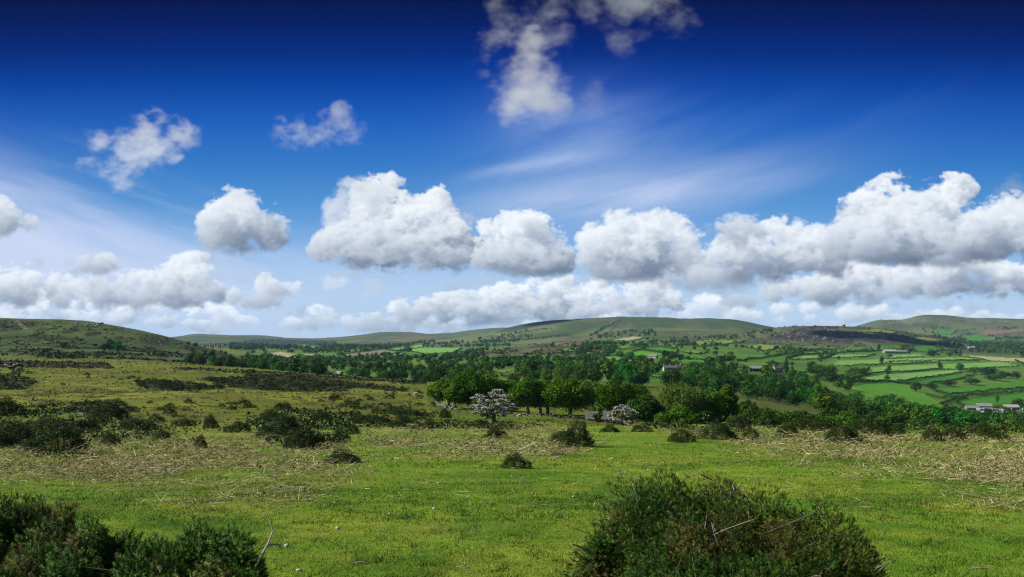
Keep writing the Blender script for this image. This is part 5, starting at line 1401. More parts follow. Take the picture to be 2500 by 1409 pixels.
def mid_gorse():
    rng = np.random.default_rng(4)
    one = [
     (1418, 1090, 84, 1026, 'tall gorse bush at the edge of the short turf, casting a shadow to the right'),
     (1262, 1141, 70, 1106, 'small round gorse bush alone on the turf with dead sticks at its foot'),
     (1376, 1086, 70, 1052, 'brown straw tangled gorse clump leaning on the tall bush'),
     (1668, 1078, 60, 1046, 'rounded gorse bush at the far edge of the turf beside a short stake'),
     (1204, 1070, 56, 1043, 'dark little gorse bush alone in the pale bracken'),
     (1752, 1070, 84, 1030, 'brown and green gorse bush in front of the dim hawthorn'),
     (1838, 1070, 50, 1046, 'low gorse bush among pink brown bracken stalks'),
     (1918, 1064, 66, 1034, 'green gorse bush right of the pink brown bracken stalks'),
     (1800, 1052, 60, 1022, 'gorse bush on the crest below the white flowering thorn'),
     (1990, 1052, 74, 1024, 'dark brown gorse bush on the crest line below the wood'),
     (2054, 1080, 82, 1038, 'dense gorse bush with straw stalks on its right side'),
     (2118, 1062, 96, 1020, 'wide brown gorse bush standing out on the crest before the wood'),
     (2182, 1060, 50, 1038, 'low gorse bush right of the wide brown one'),
     (2275, 1074, 70, 1040, 'olive gorse bush beside the grey lichened twigs'),
     (2330, 1074, 64, 1042, 'olive gorse bush right of the grey lichened twigs'),
     (2392, 1064, 70, 1032, 'ragged gorse bush with dry stalks rising against the dark wood'),
     (2440, 1072, 60, 1054, 'low dark gorse clump near the right edge of the crest'),
     (1566, 1056, 50, 1038, 'small gorse bush at the end of the shed roof'),
     (1490, 1056, 46, 1036, 'dark low gorse bush right behind the tall one'),
     (748, 1096, 96, 1044, 'darkest gorse bush at the tip of the green turf tongue'),
     (690, 1072, 120, 1020, 'long bright rimmed gorse mound left of the darkest bush'),
     (786, 1042, 56, 1002, 'upright dark gorse bush behind the darkest one'),
     (658, 1024, 66, 998, 'dark gorse bush on the far side of the straw, left of two'),
     (694, 1004, 44, 984, 'round dark gorse bush, right of two behind the straw'),
     (826, 1130, 92, 1096, 'low gorse bush mixed with straw at the turf edge'),
     (830, 1078, 54, 1046, 'small gorse bush right of the darkest one'),
     (860, 1060, 36, 1036, 'slim gorse bush among straw right of the small one'),
     (152, 1108, 150, 1036, 'large dark gorse mound in the straw at the left'),
     (30, 1092, 140, 1028, 'large dark gorse mound cut by the left picture edge'),
     (215, 1056, 80, 1022, 'gorse bush behind the large dark mound at the left'),
     (110, 1052, 90, 1016, 'rounded gorse bush between the two large mounds'),
     (20, 1014, 70, 972, 'black looking gorse bush near the left picture edge'),
     (268, 1088, 46, 1058, 'small black gorse bush in the straw right of the large mound'),
     (488, 1100, 30, 1064, 'narrow dark gorse stump alone in the straw'),
     (400, 1072, 50, 1050, 'small leaning gorse bush in the straw field'),
     (330, 1052, 96, 1022, 'broad green topped gorse bush in the left middle'),
     (250, 1024, 100, 986, 'long dark gorse thicket behind the broad green topped bush'),
     (516, 1046, 34, 1014, 'tall narrow gorse bush standing up on the grass edge'),
     (580, 1056, 60, 1030, 'green gorse bush right of the tall narrow one'),
     (450, 1040, 60, 1022, 'low gorse bush left of the tall narrow one'),
     (1083, 1020, 34, 998, 'round dark bush on the green lawn before the beeches'),
     (1170, 1044, 60, 1024, 'dark gorse at the foot of the flowering hawthorn'),
     (1236, 1046, 70, 1030, 'low dark gorse right of the hawthorn foot'),
     (1050, 1046, 56, 1030, 'low dark gorse bush on the far edge of the straw'),
     (970, 1044, 50, 1028, 'small gorse bush by the far edge of the straw, left of the lawn')]
    for i, (X, Y, w, ty, lab) in enumerate(one):
        x, y, z = hit(X, Y)
        gorse_copy(i % 6, x, y, z, w/F*y*1.18, (Y-ty)/F*y*1.34, rng.uniform(0, 6.28), lab, None)
    def zone(poly, n, h0, h1, wr, lab, grp):
        p = np.array(poly); done = 0
        while done < n:
            X = rng.uniform(p[:, 0].min(), p[:, 0].max()); Y = rng.uniform(p[:, 1].min(), p[:, 1].max())
            if not in_poly(np.array([X]), np.array([Y]), poly)[0]: continue
            x, y, z = hit(X, Y)
            h = rng.uniform(h0, h1)*(1 if rng.random() < .8 else 1.4)
            gorse_copy(int(rng.integers(6, 10)), x, y, z, h*rng.uniform(*wr), h, rng.uniform(0, 6.28), lab, grp, False)
            done += 1
    zone(HEATHER[0], 42, .6, 1.3, (1.8, 3.2), 'dark gorse clump in the short band across the yellow green moor', 'gorse in the short band on the moor')
    zone(HEATHER[1], 58, .6, 1.4, (1.8, 3.2), 'dark gorse clump in the long broken band below the moor ridge', 'gorse in the long band on the moor')
    zone([(780,978),(870,962),(960,975),(1060,985),(1070,1010),(1000,1018),(860,1000),(790,990)], 40, .5, 1.0, (1.5, 2.6), 'dark gorse clump on the slope left of the small lawn', 'gorse left of the lawn')
    zone([(840,1005),(1000,1018),(1090,1010),(1100,1030),(960,1040),(850,1035)], 26, .35, .7, (1.6, 2.6), 'low dark gorse clump between the straw and the slope', 'gorse behind the straw')
    zone([(930,955),(1040,958),(1030,980),(950,972)], 14, .5, 1.0, (1.4, 2.4), 'dark gorse clump below the white pony', 'gorse near the pony')
    zone([(-60,915),(60,905),(95,930),(60,955),(-60,955)], 20, .8, 1.5, (1.4, 2.4), 'dark gorse clump on the moor below the lone hawthorn', 'gorse below the lone hawthorn')
    zone([(130,925),(340,905),(340,935),(150,945)], 9, .5, 1.0, (1.6, 2.6), 'scattered dark gorse clump on the yellow moor', 'scattered gorse on the moor')
    zone([(170,982),(640,985),(640,1010),(180,1020)], 26, .4, .9, (1.5, 2.6), 'dark gorse clump along the far side of the straw', 'gorse beyond the straw')
    zone([(0,985),(440,1000),(440,1050),(0,1080)], 22, .25, .6, (1.6, 2.8), 'low dark gorse clump among the large mounds at the left', 'gorse among the left mounds')

# ------------------------------------------------------------------ bracken litter and turf
def bracken():
    rng = np.random.default_rng(6)
    n = 520000
    Y = rng.uniform(1028, 1240, n); X = rng.uniform(-260, 2760, n)
    inv = (Y-YH)
    # distance on the ground for each row of the picture, per column strip
    d = np.zeros(n)
    cols = np.linspace(-260, 2760, 60)
    ci = np.clip(np.searchsorted(cols, X), 0, 59)
    dd = np.exp(np.linspace(math.log(5), math.log(90), 400))
    for c in range(60):
        Yr = YH-F*base_z((cols[c]-1250)/F*dd, dd)/dd
        k = np.where(ci == c)[0]
        Ym = np.minimum.accumulate(Yr)
        d[k] = np.interp(-Y[k], -Ym, dd)
    x = (X-1250)/F*d
    m = bracken_mask(x, d)
    keep = (rng.random(n) < m*np.clip(.10+.9*(d/16)**1.2, .12, 1)*.43*sstep(.26, .66, fb2(x/1.3, d/1.8, 4, 8))) & (d < 70)
    litter = ((rng.random(n) < .003) | (rng.random(n) < .03*sstep(2150, 2450, X)*sstep(.45, .65, fb2(x/1.2, d/1.6, 3, 2)))) & (d < 30)
    x, d = x[keep | litter], d[keep | litter]; n = len(x)
    z = gz(x, d)
    tv = np.array([(-.5, 0, 0), (.5, 0, 0), (.42, .05, .5), (-.42, .05, .5), (.25, -.04, 1), (-.25, -.04, 1)], float)
    tf = np.array([[0, 1, 2, 3], [3, 2, 4, 5]])
    el = np.clip(rng.normal(.10, .28, n), -.1, 1.35); az = rng.uniform(0, 6.28, n)
    bias = rng.random(n) < .45
    az[bias] = rng.normal(.35, .5, bias.sum())
    axis = np.stack([np.cos(az)*np.cos(el), np.sin(az)*np.cos(el), np.sin(el)], 1)
    ln = rng.gamma(2.8, .052, n)*np.clip(d/22, .5, .95)+.025
    wd = rng.uniform(.003, .006, n)*np.clip(d/15, .8, 1.7)
    clump = fb2(x/.9, d/1.2, 3, 3)
    hgt = np.clip((clump-.42)*1.0, 0, .32)*rng.random(n)
    pos = np.stack([x, d, z+.015+hgt*.6], 1)
    t = lerp((.26, .215, .10), (.57, .50, .30), rng.random(n)**1.15)
    t = lerp(t, (.10, .055, .030), .6*(rng.random(n) < .06))
    v, f = scatter(tv, tf, pos, axis, np.stack([wd, ln*.3, ln], 1), rng)
    # withered fronds: small curled flakes
    m2 = int(n*.8); k = rng.integers(0, n, m2)
    fp = pos[k]+np.stack([rng.normal(0, .10, m2), rng.normal(0, .10, m2), rng.uniform(0, .06, m2)], 1)
    fv, ff = leaf_quads(fp, unit(rand_dirs(m2, rng)+np.array([0, 0, .8])), .017*np.clip(d[k]/14, .8, 2.2), rng, 2.4)
    ft = lerp((.085, .078, .024), (.24, .19, .095), rng.random(m2))
    ft = lerp(ft, (.085, .115, .020), .85*(rng.random(m2) < .5))
    V = np.concatenate([v, fv]); Fc = np.concatenate([f, ff+len(v)])
    T = np.concatenate([np.repeat(t, 6, 0), np.repeat(ft, 4, 0)])
    o = mesh_obj('bracken_litter', V, Fc, MAT_STRAW, attrs={'tint': T})
    tag(o, 'pale dead bracken stalks lying over the pasture', 'dead bracken', None, 'stuff')

def grass():
    rng = np.random.default_rng(8)
    V, Fc, T = [], [], []; nv = 0
    for lo, hi, n, ln, wd in [(5.0, 9.5, 215000, (.018, .042), (.0045, .0085)), (9.5, 18, 185000, (.018, .042), (.007, .012)), (18, 48, 120000, (.02, .05), (.012, .022))]:
        # even on the picture: more blades per metre close by
        d = 1/rng.uniform(1/hi, 1/lo, n); X = rng.uniform(-420-900*9/hi*.6, 2920+900*9/hi*.6, n); x = (X-1250)/F*d
        z = gz(x, d)
        clump = fb2(x/.22, d/.3, 3, 6)
        el = np.clip(rng.normal(.75, .40, n), .1, 1.5); az = rng.uniform(0, 6.28, n)
        axis = np.stack([np.cos(az)*np.cos(el), np.sin(az)*np.cos(el), np.sin(el)], 1)
        l = rng.uniform(*ln, n)*(.55+.75*sstep(.45, .8, clump)+.5*clump); w = rng.uniform(*wd, n)
        tv = np.array([(-.5, 0, -.1), (.5, 0, -.1), (.05, .18, 1.0)], float); tf = np.array([[0, 1, 2]])
        v, f = scatter(tv, tf, np.stack([x, d, z-.004], 1), axis, np.stack([w, l, l], 1), rng)
        t = turf_tint(x, d)*rng.uniform(.5, 1.5, (n, 1))*(.55+.95*sstep(.25, .7, fb2(x/.10, d/.14, 3, 9)))[:, None]  # fine dark flecks paint the small shadows between blades into the tint
        k = rng.random(n) < .025
        t[k] = np.array((.19, .165, .075))*rng.uniform(.7, 1.2, (k.sum(), 1))
        V.append(v); Fc.append(f+nv); nv += len(v); T.append(np.repeat(t, 3, 0))
    o = mesh_obj('grass', np.concatenate(V), np.concatenate(Fc), MAT_GRASS, attrs={'tint': np.concatenate(T)})
    tag(o, 'short cropped grass blades of the pasture', 'grass', None, 'stuff')

def heath():
    """low dark heath and young gorse between the bushes"""
    rng = np.random.default_rng(19); P, S, T = [], [], []
    for k, poly in enumerate(SCRUB):
        p = np.array(poly, float); n = [40000, 22000, 24000, 14000][k]
        X = rng.uniform(p[:, 0].min(), p[:, 0].max(), n); Y = rng.uniform(p[:, 1].min(), p[:, 1].max(), n)
        cols = np.linspace(p[:, 0].min(), p[:, 0].max(), 40); ci = np.clip(np.searchsorted(cols, X), 0, 39); d = np.zeros(n)
        dd = np.exp(np.linspace(math.log(8), math.log(160), 500))
        for c in range(40):
            Yr = np.minimum.accumulate(YH-F*base_z((cols[c]-1250)/F*dd, dd)/dd); q = ci == c
            d[q] = np.interp(-Y[q], -Yr, dd)
        x = (X-1250)/F*d
        f1 = fb2(x/2.6, d/3.6, 4, 20+k); Xj = X+(fb2(x/2, d/3, 3, 2)-.5)*200; Yj = Y+(fb2(x/2+9, d/3, 3, 5)-.5)*50
        ok = in_poly(Xj, Yj, poly) & (f1 > [.54, .53, .50, .54][k]) & (d < 150)
        x, d, f1 = x[ok], d[ok], f1[ok]; n = len(x)
        h = np.clip((f1-.50)*2.4, .04, .42)*[.9, .9, .8, .6][k]
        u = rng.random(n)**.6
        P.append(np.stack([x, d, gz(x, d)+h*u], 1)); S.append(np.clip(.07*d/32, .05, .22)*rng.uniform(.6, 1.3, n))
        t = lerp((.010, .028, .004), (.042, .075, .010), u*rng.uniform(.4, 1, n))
        br = sstep(.5, .66, fb2(x/1.6, d/2.2, 3, 31)); t = lerp(t, np.array((.075, .060, .022)), .7*br*rng.random(n))
        T.append(t)
    P = np.concatenate(P); S = np.concatenate(S); T = np.concatenate(T); n = len(P)
    v, f = leaf_quads(P, unit(rand_dirs(n, rng)+np.array([0, 0, .5])), S, rng, 1.2)
    o = mesh_obj('heath', v, f, MAT_GORSE, attrs={'tint': np.repeat(T, 4, 0)})
    tag(o, 'low dark heath and young gorse between the bushes and bracken', 'heath', None, 'stuff')

def moor_tufts():
    """rough grass and heather tussocks of the middle distance"""
    rng = np.random.default_rng(9)
    n = 90000
    d = np.exp(rng.uniform(math.log(45), math.log(520), n)); X = rng.uniform(-260, 1750, n)
    k = ~((X > 1150+(d-45)*.0) & (d > 430)); X, d = X[k], d[k]
    x = (X-1250)/F*d; z = gz(x, d); Y = YH-F*z/d
    n8 = fb2(x/9., d/14., 5, 3); n3 = fb2(x/2.2, d/3.6, 4, 5)
    hm = np.zeros(len(x), bool)
    for p in HEATHER: hm |= in_poly(X, Y, p)
    keep = (rng.random(len(x)) < np.where(hm, .9, .10+.5*sstep(.5, .62, n3*.5+n8*.5)))
    x, d, X, Y, hm, n8 = x[keep], d[keep], X[keep], Y[keep], hm[keep], n8[keep]; n = len(x)
    z = gz(x, d)
    size = np.clip(.11*d/60, .14, .8)*rng.uniform(.6, 1.4, n)*np.where(hm, 1.0, .8)
    t = np.where(hm[:, None], lerp((.008, .015, .003), (.022, .026, .007), rng.random(n)), lerp((.050, .058, .012), (.135, .120, .036), rng.random(n)))
    nr = unit(rand_dirs(n, rng)*.8+np.array([-.2, -.5, .6]))
    v, f = leaf_quads(np.stack([x, d, z+size*.22], 1), nr, size, rng, 1.4)
    o = mesh_obj('moor_tussocks', v, f, MAT_STRAW, attrs={'tint': np.repeat(t, 4, 0)})
    tag(o, 'rough grass and heather tussocks on the moor', 'moor grass', None, 'stuff')
    # bracken and scrub dots on the left hill and knoll
    V, Fc, T = [], [], []; nv = 0
    for x0, x1, d0, d1, m, sc in [(-260, 640, 520, 930, 9000, .85), (1080, 1480, 1250, 1800, 2600, 1.8), (1600, 2350, 2150, 2850, 2600, 2.2)]:
        X = rng.uniform(x0, x1, m); d = np.exp(rng.uniform(math.log(d0), math.log(d1), m)); x = (X-1250)/F*d
        nz = fb2(x/26., d/38., 5, 15)*.7+fb2(x/6., d/8., 3, 4)*.3
        k = nz > (.53 if d0 < 600 else .55); x, d = x[k], d[k]; q = len(x)
        s = sc*rng.gamma(3, .3, q)
        p = np.repeat(np.stack([x, d, gz(x, d)], 1), 5, 0)+rng.normal(size=(q*5, 3))*np.repeat(s, 5)[:, None]*[.45, .45, .12]+np.repeat(s, 5)[:, None]*[0, 0, .35]
        v, f = leaf_quads(p, unit(rand_dirs(q*5, rng)+[0, -.2, .5]), np.repeat(s, 5)*.9, rng)
        t = np.repeat(lerp((.012, .022, .008), (.034, .050, .016), rng.random(q)), 20, 0)
        V.append(v); Fc.append(f+nv); nv += len(v); T.append(t)
    o = mesh_obj('hillside_scrub', np.concatenate(V), np.concatenate(Fc), MAT_STRAW, attrs={'tint': np.concatenate(T)})
    tag(o, 'dark gorse and bracken scrub freckling the hillsides', 'scrub', None, 'stuff')
# ------------------------------------------------------------------ buildings, animals, stones
M_WHITE = plain('white_render', (.33, .33, .315), .85, 2.0, .85, 1.1)
M_STONE = plain('grey_stone_wall', (.20, .185, .165), .9, 3.0, .6, 1.35)
M_SLATE = plain('slate_roof', (.095, .092, .086), .8, 3.0, .45, 1.5, .05)
M_SHEET = plain('fibre_cement_roof', (.15, .15, .15), .7, 1.2, .8, 1.2)
M_PALEROOF = plain('pale_sheet_roof', (.30, .29, .265), .6, 1.0, .85, 1.1)
M_TIMBER = plain('timber_boarding', (.27, .21, .13), .85, 4.0, .7, 1.2)
M_DARK = plain('dark_opening', (.02, .02, .022), .6, 2.0)
M_STEEL = plain('dark_steel_cladding', (.055, .062, .075), .55, 1.0)
M_PANEL = plain('solar_panel', (.018, .026, .075), .25, 2.0, .8, 1.2, .5)
M_GLASS = plain('window_glass', (.03, .045, .075), .15, 2.0, .8, 1.2, .5)
M_BLUE = plain('pale_blue_frames', (.16, .24, .36), .6, 2.0)
M_CREAM = plain('cream_render', (.27, .25, .18), .85, 2.0, .85, 1.1)

def gable(name, label, X, Y, d, length, width, eaves, rise, rz, wall, roof, windows=0, chimneys=(), door=False, storeys=1, panel=False, frame=None, open_front=False, group=None, sink=.3):
    if d is None: x, y, z = hit(X, Y, 60)
    else: x, y, z = at(X, d)
    root = empty(name, (x, y, z), rz); tag(root, label, 'building', group)
    l, w = length/2, width/2
    mb = MB()
    v = [(-l,-w,-sink),(l,-w,-sink),(l,w,-sink),(-l,w,-sink),(-l,-w,eaves),(l,-w,eaves),(l,w,eaves),(-l,w,eaves),(-l,0,eaves+rise),(l,0,eaves+rise)]
    if open_front:
        f = [[1,2,6,5],[2,3,7,6],[3,0,4,7],[5,6,9,9],[7,4,8,8]]
    else: f = [[0,1,5,4],[1,2,6,5],[2,3,7,6],[3,0,4,7],[5,6,9,9],[7,4,8,8]]
    mb.add(v, f); mb.build('wall', wall, root)
    if open_front:
        m2 = MB()
        for k in np.linspace(-l+.2, l-.2, 5): m2.box((k, -w+.1, eaves/2-.1), (.22, .2, eaves+.2))
        m2.build('front_posts', M_TIMBER, root)
        m3 = MB(); m3.box((0, w*.3, eaves*.45), (length*.95, .1, eaves*.9)); m3.build('inner_wall', M_DARK, root)
    # two roof slopes with overhang and thickness
    o = .35; t = .14; k = rise/w
    mb = MB()
    for s in (-1, 1):
        e = [(-l-o, s*(w+o), eaves-o*k+.03), (l+o, s*(w+o), eaves-o*k+.03), (l+o, 0, eaves+rise+.03), (-l-o, 0, eaves+rise+.03)]
        top = [(a, b, c+t) for a, b, c in e]
        q = [[0,1,2,3],[4,7,6,5],[0,4,5,1],[1,5,6,2],[3,2,6,7],[0,3,7,4]] if s > 0 else [[0,3,2,1],[4,5,6,7],[0,1,5,4],[1,2,6,5],[3,7,6,2],[0,4,7,3]]
        mb.add(e+top, q)
    rf = mb.build('roof', roof, root)
    for cx in chimneys:
        c = MB(); c.box((cx*l, 0, eaves+rise+.35), (.75, .6, 1.3)); c.box((cx*l, 0, eaves+rise+1.05), (.9, .75, .12))
        c.tube([(cx*l, 0, eaves+rise+1.1), (cx*l, 0, eaves+rise+1.45)], .13, 7)
        c.build('chimney', wall, rf)
    if panel:
        s = MB(); a0, a1 = .22, .86
        def pt(u, r): return (u*l, -w*(1-r)-.0, eaves+rise*r+.03+t+.05)
        for ur in np.linspace(-.72, .50, 6):
            for r0, r1 in ((.30, .58), (.60, .88)):
                u1 = ur+.225
                s.add([pt(ur, r0), pt(u1, r0), pt(u1, r1), pt(ur, r1)], [[0,1,2,3]])
        s.build('solar_panels', M_PANEL, rf)
    if windows:
        for st in range(storeys):
            zc = eaves*(st+.55)/storeys
            for i in range(windows):
                u = (-1+2*(i+.5)/windows)*l*.92
                if door and st == 0 and i == windows//2: continue
                fr = MB(); fr.box((u, -w-.02, zc), (1.15, .10, 1.25)); fo = fr.build('window', frame or M_WHITE, root)
                g = MB(); g.box((u, -w-.075, zc), (.92, .03, 1.02)); g.build('pane', M_GLASS, fo)
    if door:
        dm = MB(); dm.box((0 if windows == 0 else (-1+2*(windows//2+.5)/windows)*l*.92, -w-.04, 1.0), (1.0, .08, 2.0)); dm.build('door', M_DARK, root)
    return root

def buildings():
    R = math.radians
    gable('solar_barn', 'big farm barn with dark solar panels on its pale roof', 2416, 1017, None, 15, 14, 3.0, 2.0, R(-26), M_TIMBER, M_PALEROOF, panel=True, sink=3)
    gable('farm_shed', 'low grey roofed farm shed left of the solar roofed barn', 2373, 1004, None, 9, 6, 2.6, 1.5, R(-8), M_STONE, M_SHEET, sink=2)
    gable('farm_shed', 'grey roofed farm shed tucked behind the solar roofed barn', 2402, 1001, None, 11, 7, 3.2, 1.8, R(-22), M_STONE, M_SHEET, sink=2)
    gable('farm_barn', 'long pale roofed barn behind the white house at the farm', 2466, 1003, None, 12, 6, 3.0, 1.8, R(4), M_STONE, M_PALEROOF, sink=2)
    gable('farm_shed', 'small white roofed shed right of the solar roofed barn', 2432, 1019, None, 5, 4, 2.2, 1.0, R(-20), M_TIMBER, M_WHITE, sink=2)
    gable('white_house', 'white farm house with dark slate roof and blue framed windows', 2482, 1027, None, 12, 6, 4.2, 2.2, R(8), M_WHITE, M_SLATE, windows=4, chimneys=(-.5, .7), door=True, storeys=2, frame=M_BLUE, sink=3)
    gable('white_farmhouse', 'long white farmhouse with several chimneys among the dark valley trees', 1636, 906, None, 10, 5, 2.6, 1.4, R(4), M_WHITE, M_SLATE, windows=5, chimneys=(-.9, 0, .85), door=True, sink=2)
    gable('white_cottage', 'white cottage end joined right of the long white farmhouse', 1657, 904, None, 5, 4.5, 2.6, 1.4, R(28), M_WHITE, M_SLATE, windows=2, chimneys=(.7,), sink=2)
    gable('open_barn', 'grey open fronted barn in the green field among valley trees', 1844, 907, None, 11, 8, 2.8, 1.9, R(-6), M_STONE, M_SHEET, open_front=True, sink=2)
    gable('stone_house', 'stone house with two chimneys half hidden by dark trees', 1898, 910, None, 8, 5.5, 4.0, 2.4, R(20), M_STONE, M_SLATE, windows=3, chimneys=(-.8, .8), sink=2)
    gable('stone_barn', 'pale ruined stone barn below the sloping green field', 1594, 875, None, 10, 6, 2.6, 1.8, R(-30), M_CREAM, M_SHEET, sink=2)
    gable('long_barn', 'left one of two long grey barns in the far fields', 2172, 863, None, 24, 12, 4.2, 3.0, R(0), M_STONE, M_PALEROOF, sink=2)
    gable('long_barn', 'right one of two long grey barns in the far fields', 2198, 863, None, 22, 12, 4.0, 2.8, R(-3), M_STONE, M_SHEET, sink=2)
    gable('roadside_barn', 'pale roofed building far off at the right among trees', 2372, 852, None, 18, 8, 3.2, 2.2, R(0), M_WHITE, M_PALEROOF, sink=2)
    gable('bungalow', 'white walled bungalow at the lower edge of the moor', 804, 911, 600, 4.2, 4, 2.0, .9, R(5), M_CREAM, M_SLATE, windows=2, door=False, sink=1)
    gable('cottage', 'grey roofed cottage right of the bungalow at the moor edge', 828, 913, 590, 3.2, 3.2, 1.5, 1.4, R(-32), M_WHITE, M_SHEET, sink=1)
    gable('stone_shed', 'low stone shed with weathered slate roof in front of the beeches', 1461, 1022, 172, 4.0, 3.0, .75, 1.0, R(-3), M_STONE, M_SLATE, chimneys=(), sink=.8)
    # short standing post beside the shed
    for X, d, h, lab in ((1478, 168, 2.4, 'pale post standing at the end of the stone shed'), (1638, 29.5, .42, 'short pale stake at the far edge of the turf'), (2176, 780, 7.0, 'thin pale pole in the large open field'), (2409, 760, 7.5, 'wooden pole in the field behind the farm')):
        x, y, z = at(X, d); mb = MB(); r = .06 if h > 1 else .018
        if h > 5: r = .16
        mb.tube([(0, 0, -.2), (.01, 0, h*.5), (.03*h*.3, 0, h)], [r*1.1, r, r*.85], 8)
        if h > 5: mb.box((0.05, 0, h-.5), (1.3, .12, .12))
        o = mb.build('post' if h < 5 else 'pole', MAT_BARK_PALE); o.location = (x, y, z); tag(o, lab, 'post' if h < 5 else 'pole')

def stone(rng, r, flat=.6):
    me = bmesh.new(); bmesh.ops.create_icosphere(me, subdivisions=2, radius=1)
    v = np.array([q.co[:] for q in me.verts]); f = np.array([[w.index for w in q.verts] for q in me.faces]); me.free()
    n = 1+.35*(fb2(v[:, 0]*1.5+rng.uniform(0, 99), v[:, 1]*1.5+v[:, 2]*1.3, 3, 2)-.5)*2
    v = v*n[:, None]*r*np.array([rng.uniform(.9, 1.4), rng.uniform(.7, 1.1), flat])
    return v, f
def things():
    rng = np.random.default_rng(3)
    M_GRAN = plain('granite', (.15, .148, .14), .9, 2.0, .65, 1.25)
    # dry stone wall by the beeches: many stones in one wall
    for path, lab, hh in (([(1066, 205), (1078, 200), (1092, 196), (1105, 193), (1116, 192)], 'low tumbled dry stone wall at the feet of the left beeches', .75),
                         ([(1235, 184), (1270, 182), (1310, 181), (1345, 181), (1385, 180), (1425, 178)], 'dark mossy stone wall under the right hand beeches', .7)):
        P = [np.array(at(X, d)) for X, d in path]; V, Fc = [], []; nv = 0
        o0 = P[0]
        for a, b in zip(P[:-1], P[1:]):
            ln = np.linalg.norm(b-a); k = int(ln*4.5)
            for i in range(k):
                t = rng.random(); p = a*(1-t)+b*t; p[2] = float(gz(p[0], p[1]))+rng.uniform(.05, hh)*(.6+.4*math.sin(t*7))
                v, f = stone(rng, rng.uniform(.16, .30), .65); p[1] += rng.normal()*.12
                V.append(v+p-o0); Fc.append(f+nv); nv += len(v)
        o = mesh_obj('dry_stone_wall', np.concatenate(V), np.concatenate(Fc), M_GRAN if hh > .72 else plain('mossy_stone', (.06, .065, .045), .95, 2.0, .6, 1.4)); o.location = o0
        tag(o, lab, 'stone wall')
    # rocks
    def rock(X, Y, r, lab, grp, dmin=430):
        x, y, z = hit(X, Y, dmin); v, f = stone(rng, r, .75)
        o = mesh_obj('boulder', v, f, M_GRAN); o.location = (x, y, z+r*.15); tag(o, lab, 'boulder', grp)
    for i in range(16):
        rock(rng.uniform(185, 250), rng.uniform(784, 796), rng.uniform(.8, 2.0), 'grey boulder of the outcrop near the top of the left hill', 'boulders near the top of the left hill')
    for i in range(14):
        rock(rng.uniform(250, 400), rng.uniform(800, 845), rng.uniform(.6, 1.3), 'pale boulder scattered on the face of the left hill', 'boulders on the face of the left hill')
    for i in range(12):
        rock(rng.uniform(2135, 2215), rng.uniform(780.5, 786), rng.uniform(2.5, 5), 'granite rock of the left tor on the far right skyline', 'rocks of the left tor', 4600)
    for i in range(10):
        rock(rng.uniform(2360, 2400), rng.uniform(777, 782), rng.uniform(2.5, 5), 'granite rock of the right tor on the far right skyline', 'rocks of the right tor', 4600)
    # grazing pony and sheep
    M_WOOL = plain('white_coat', (.42, .41, .38), .95, 8.0, .85, 1.1)
    def beast(X, Y, d, s, lab, cat, name, face):
        x, y, z = hit(X, Y, 60) if d is None else at(X, d)
        mb = MB()
        mb.tube([(-.52, 0, .78), (-.45, 0, .80), (-.2, 0, .78), (.1, 0, .76), (.35, 0, .82), (.5, 0, .80), (.66, 0, .62), (.80, 0, .38), (.86, 0, .26), (.98, 0, .12), (1.02, 0, .09)], [.06, .19, .25, .26, .24, .18, .13, .10, .10, .07, .04], 10)
        for lx, ly in ((-.4, .12), (-.4, -.12), (.36, .12), (.36, -.12)):
            k = -.05 if lx < 0 else .02
            mb.tube([(lx, ly, .74), (lx+k, ly, .42), (lx+k*.4, ly, .22), (lx, ly, 0)], [.11, .06, .045, .05], 7)
        for sy in (-1, 1): mb.tube([(.82, sy*.06, .40), (.78, sy*.15, .45)], [.035, .012], 5)
        mb.tube([(-.52, 0, .82), (-.62, 0, .62), (-.63, 0, .42)], [.04, .035, .015], 5)
        o = mb.build(name, M_WOOL, smooth=True); o.location = (x, y, z); o.scale = (s, s, s); o.rotation_euler = (0, 0, face)
        md = o.modifiers.new('skin', 'REMESH'); md.mode = 'VOXEL'; md.voxel_size = .03
        tag(o, lab, cat)
    beast(1016, 966, None, .85, 'white pony grazing on the moor beside dark gorse', 'pony', 'pony', 3.3)
    beast(1267, 1019, None, .62, 'white sheep lying low between the hawthorn and the beech trunk', 'sheep', 'sheep', .2)
    # mound of bare soil, dead stems
    x, y, z = hit(1362, 1112)
    v, f = stone(rng, .165, .42); o = mesh_obj('molehill', v, f, plain('brown_soil', (.055, .032, .020), .95, 30, .6, 1.4), smooth=True); o.location = (x, y, z); tag(o, 'small brown mound of bare soil on the turf', 'molehill')
    M_STEM = plain('dead_stem', (.30, .27, .22), .8, 10, .7, 1.25)
    d0 = 5.25
    def ip(X, Y, d): return np.array([(X-1250)/F*d, d, (YH-Y)/F*d])
    o0 = ip(618, 1390, d0)
    mb = MB(); P = [ip(618, 1398, d0), ip(640, 1352, d0), ip(655, 1326, d0+.02), ip(666, 1297, d0+.05), ip(660, 1274, d0+.05), ip(650, 1256, d0+.06)]
    mb.tube([p-o0 for p in P], [.0075, .007, .006, .005, .003, .002], 6)
    Q = [ip(650, 1336, d0+.01), ip(664, 1329, d0+.03), ip(678, 1328, d0+.05), ip(690, 1342, d0+.05)]
    mb.tube([p-o0 for p in Q], [.004, .006, .006, .003], 6)
    o = mb.build('bracken_stalk', M_STEM); o.location = o0; tag(o, 'bent pale dead bracken stem with a broken arm beside the left gorse', 'bracken stalk')
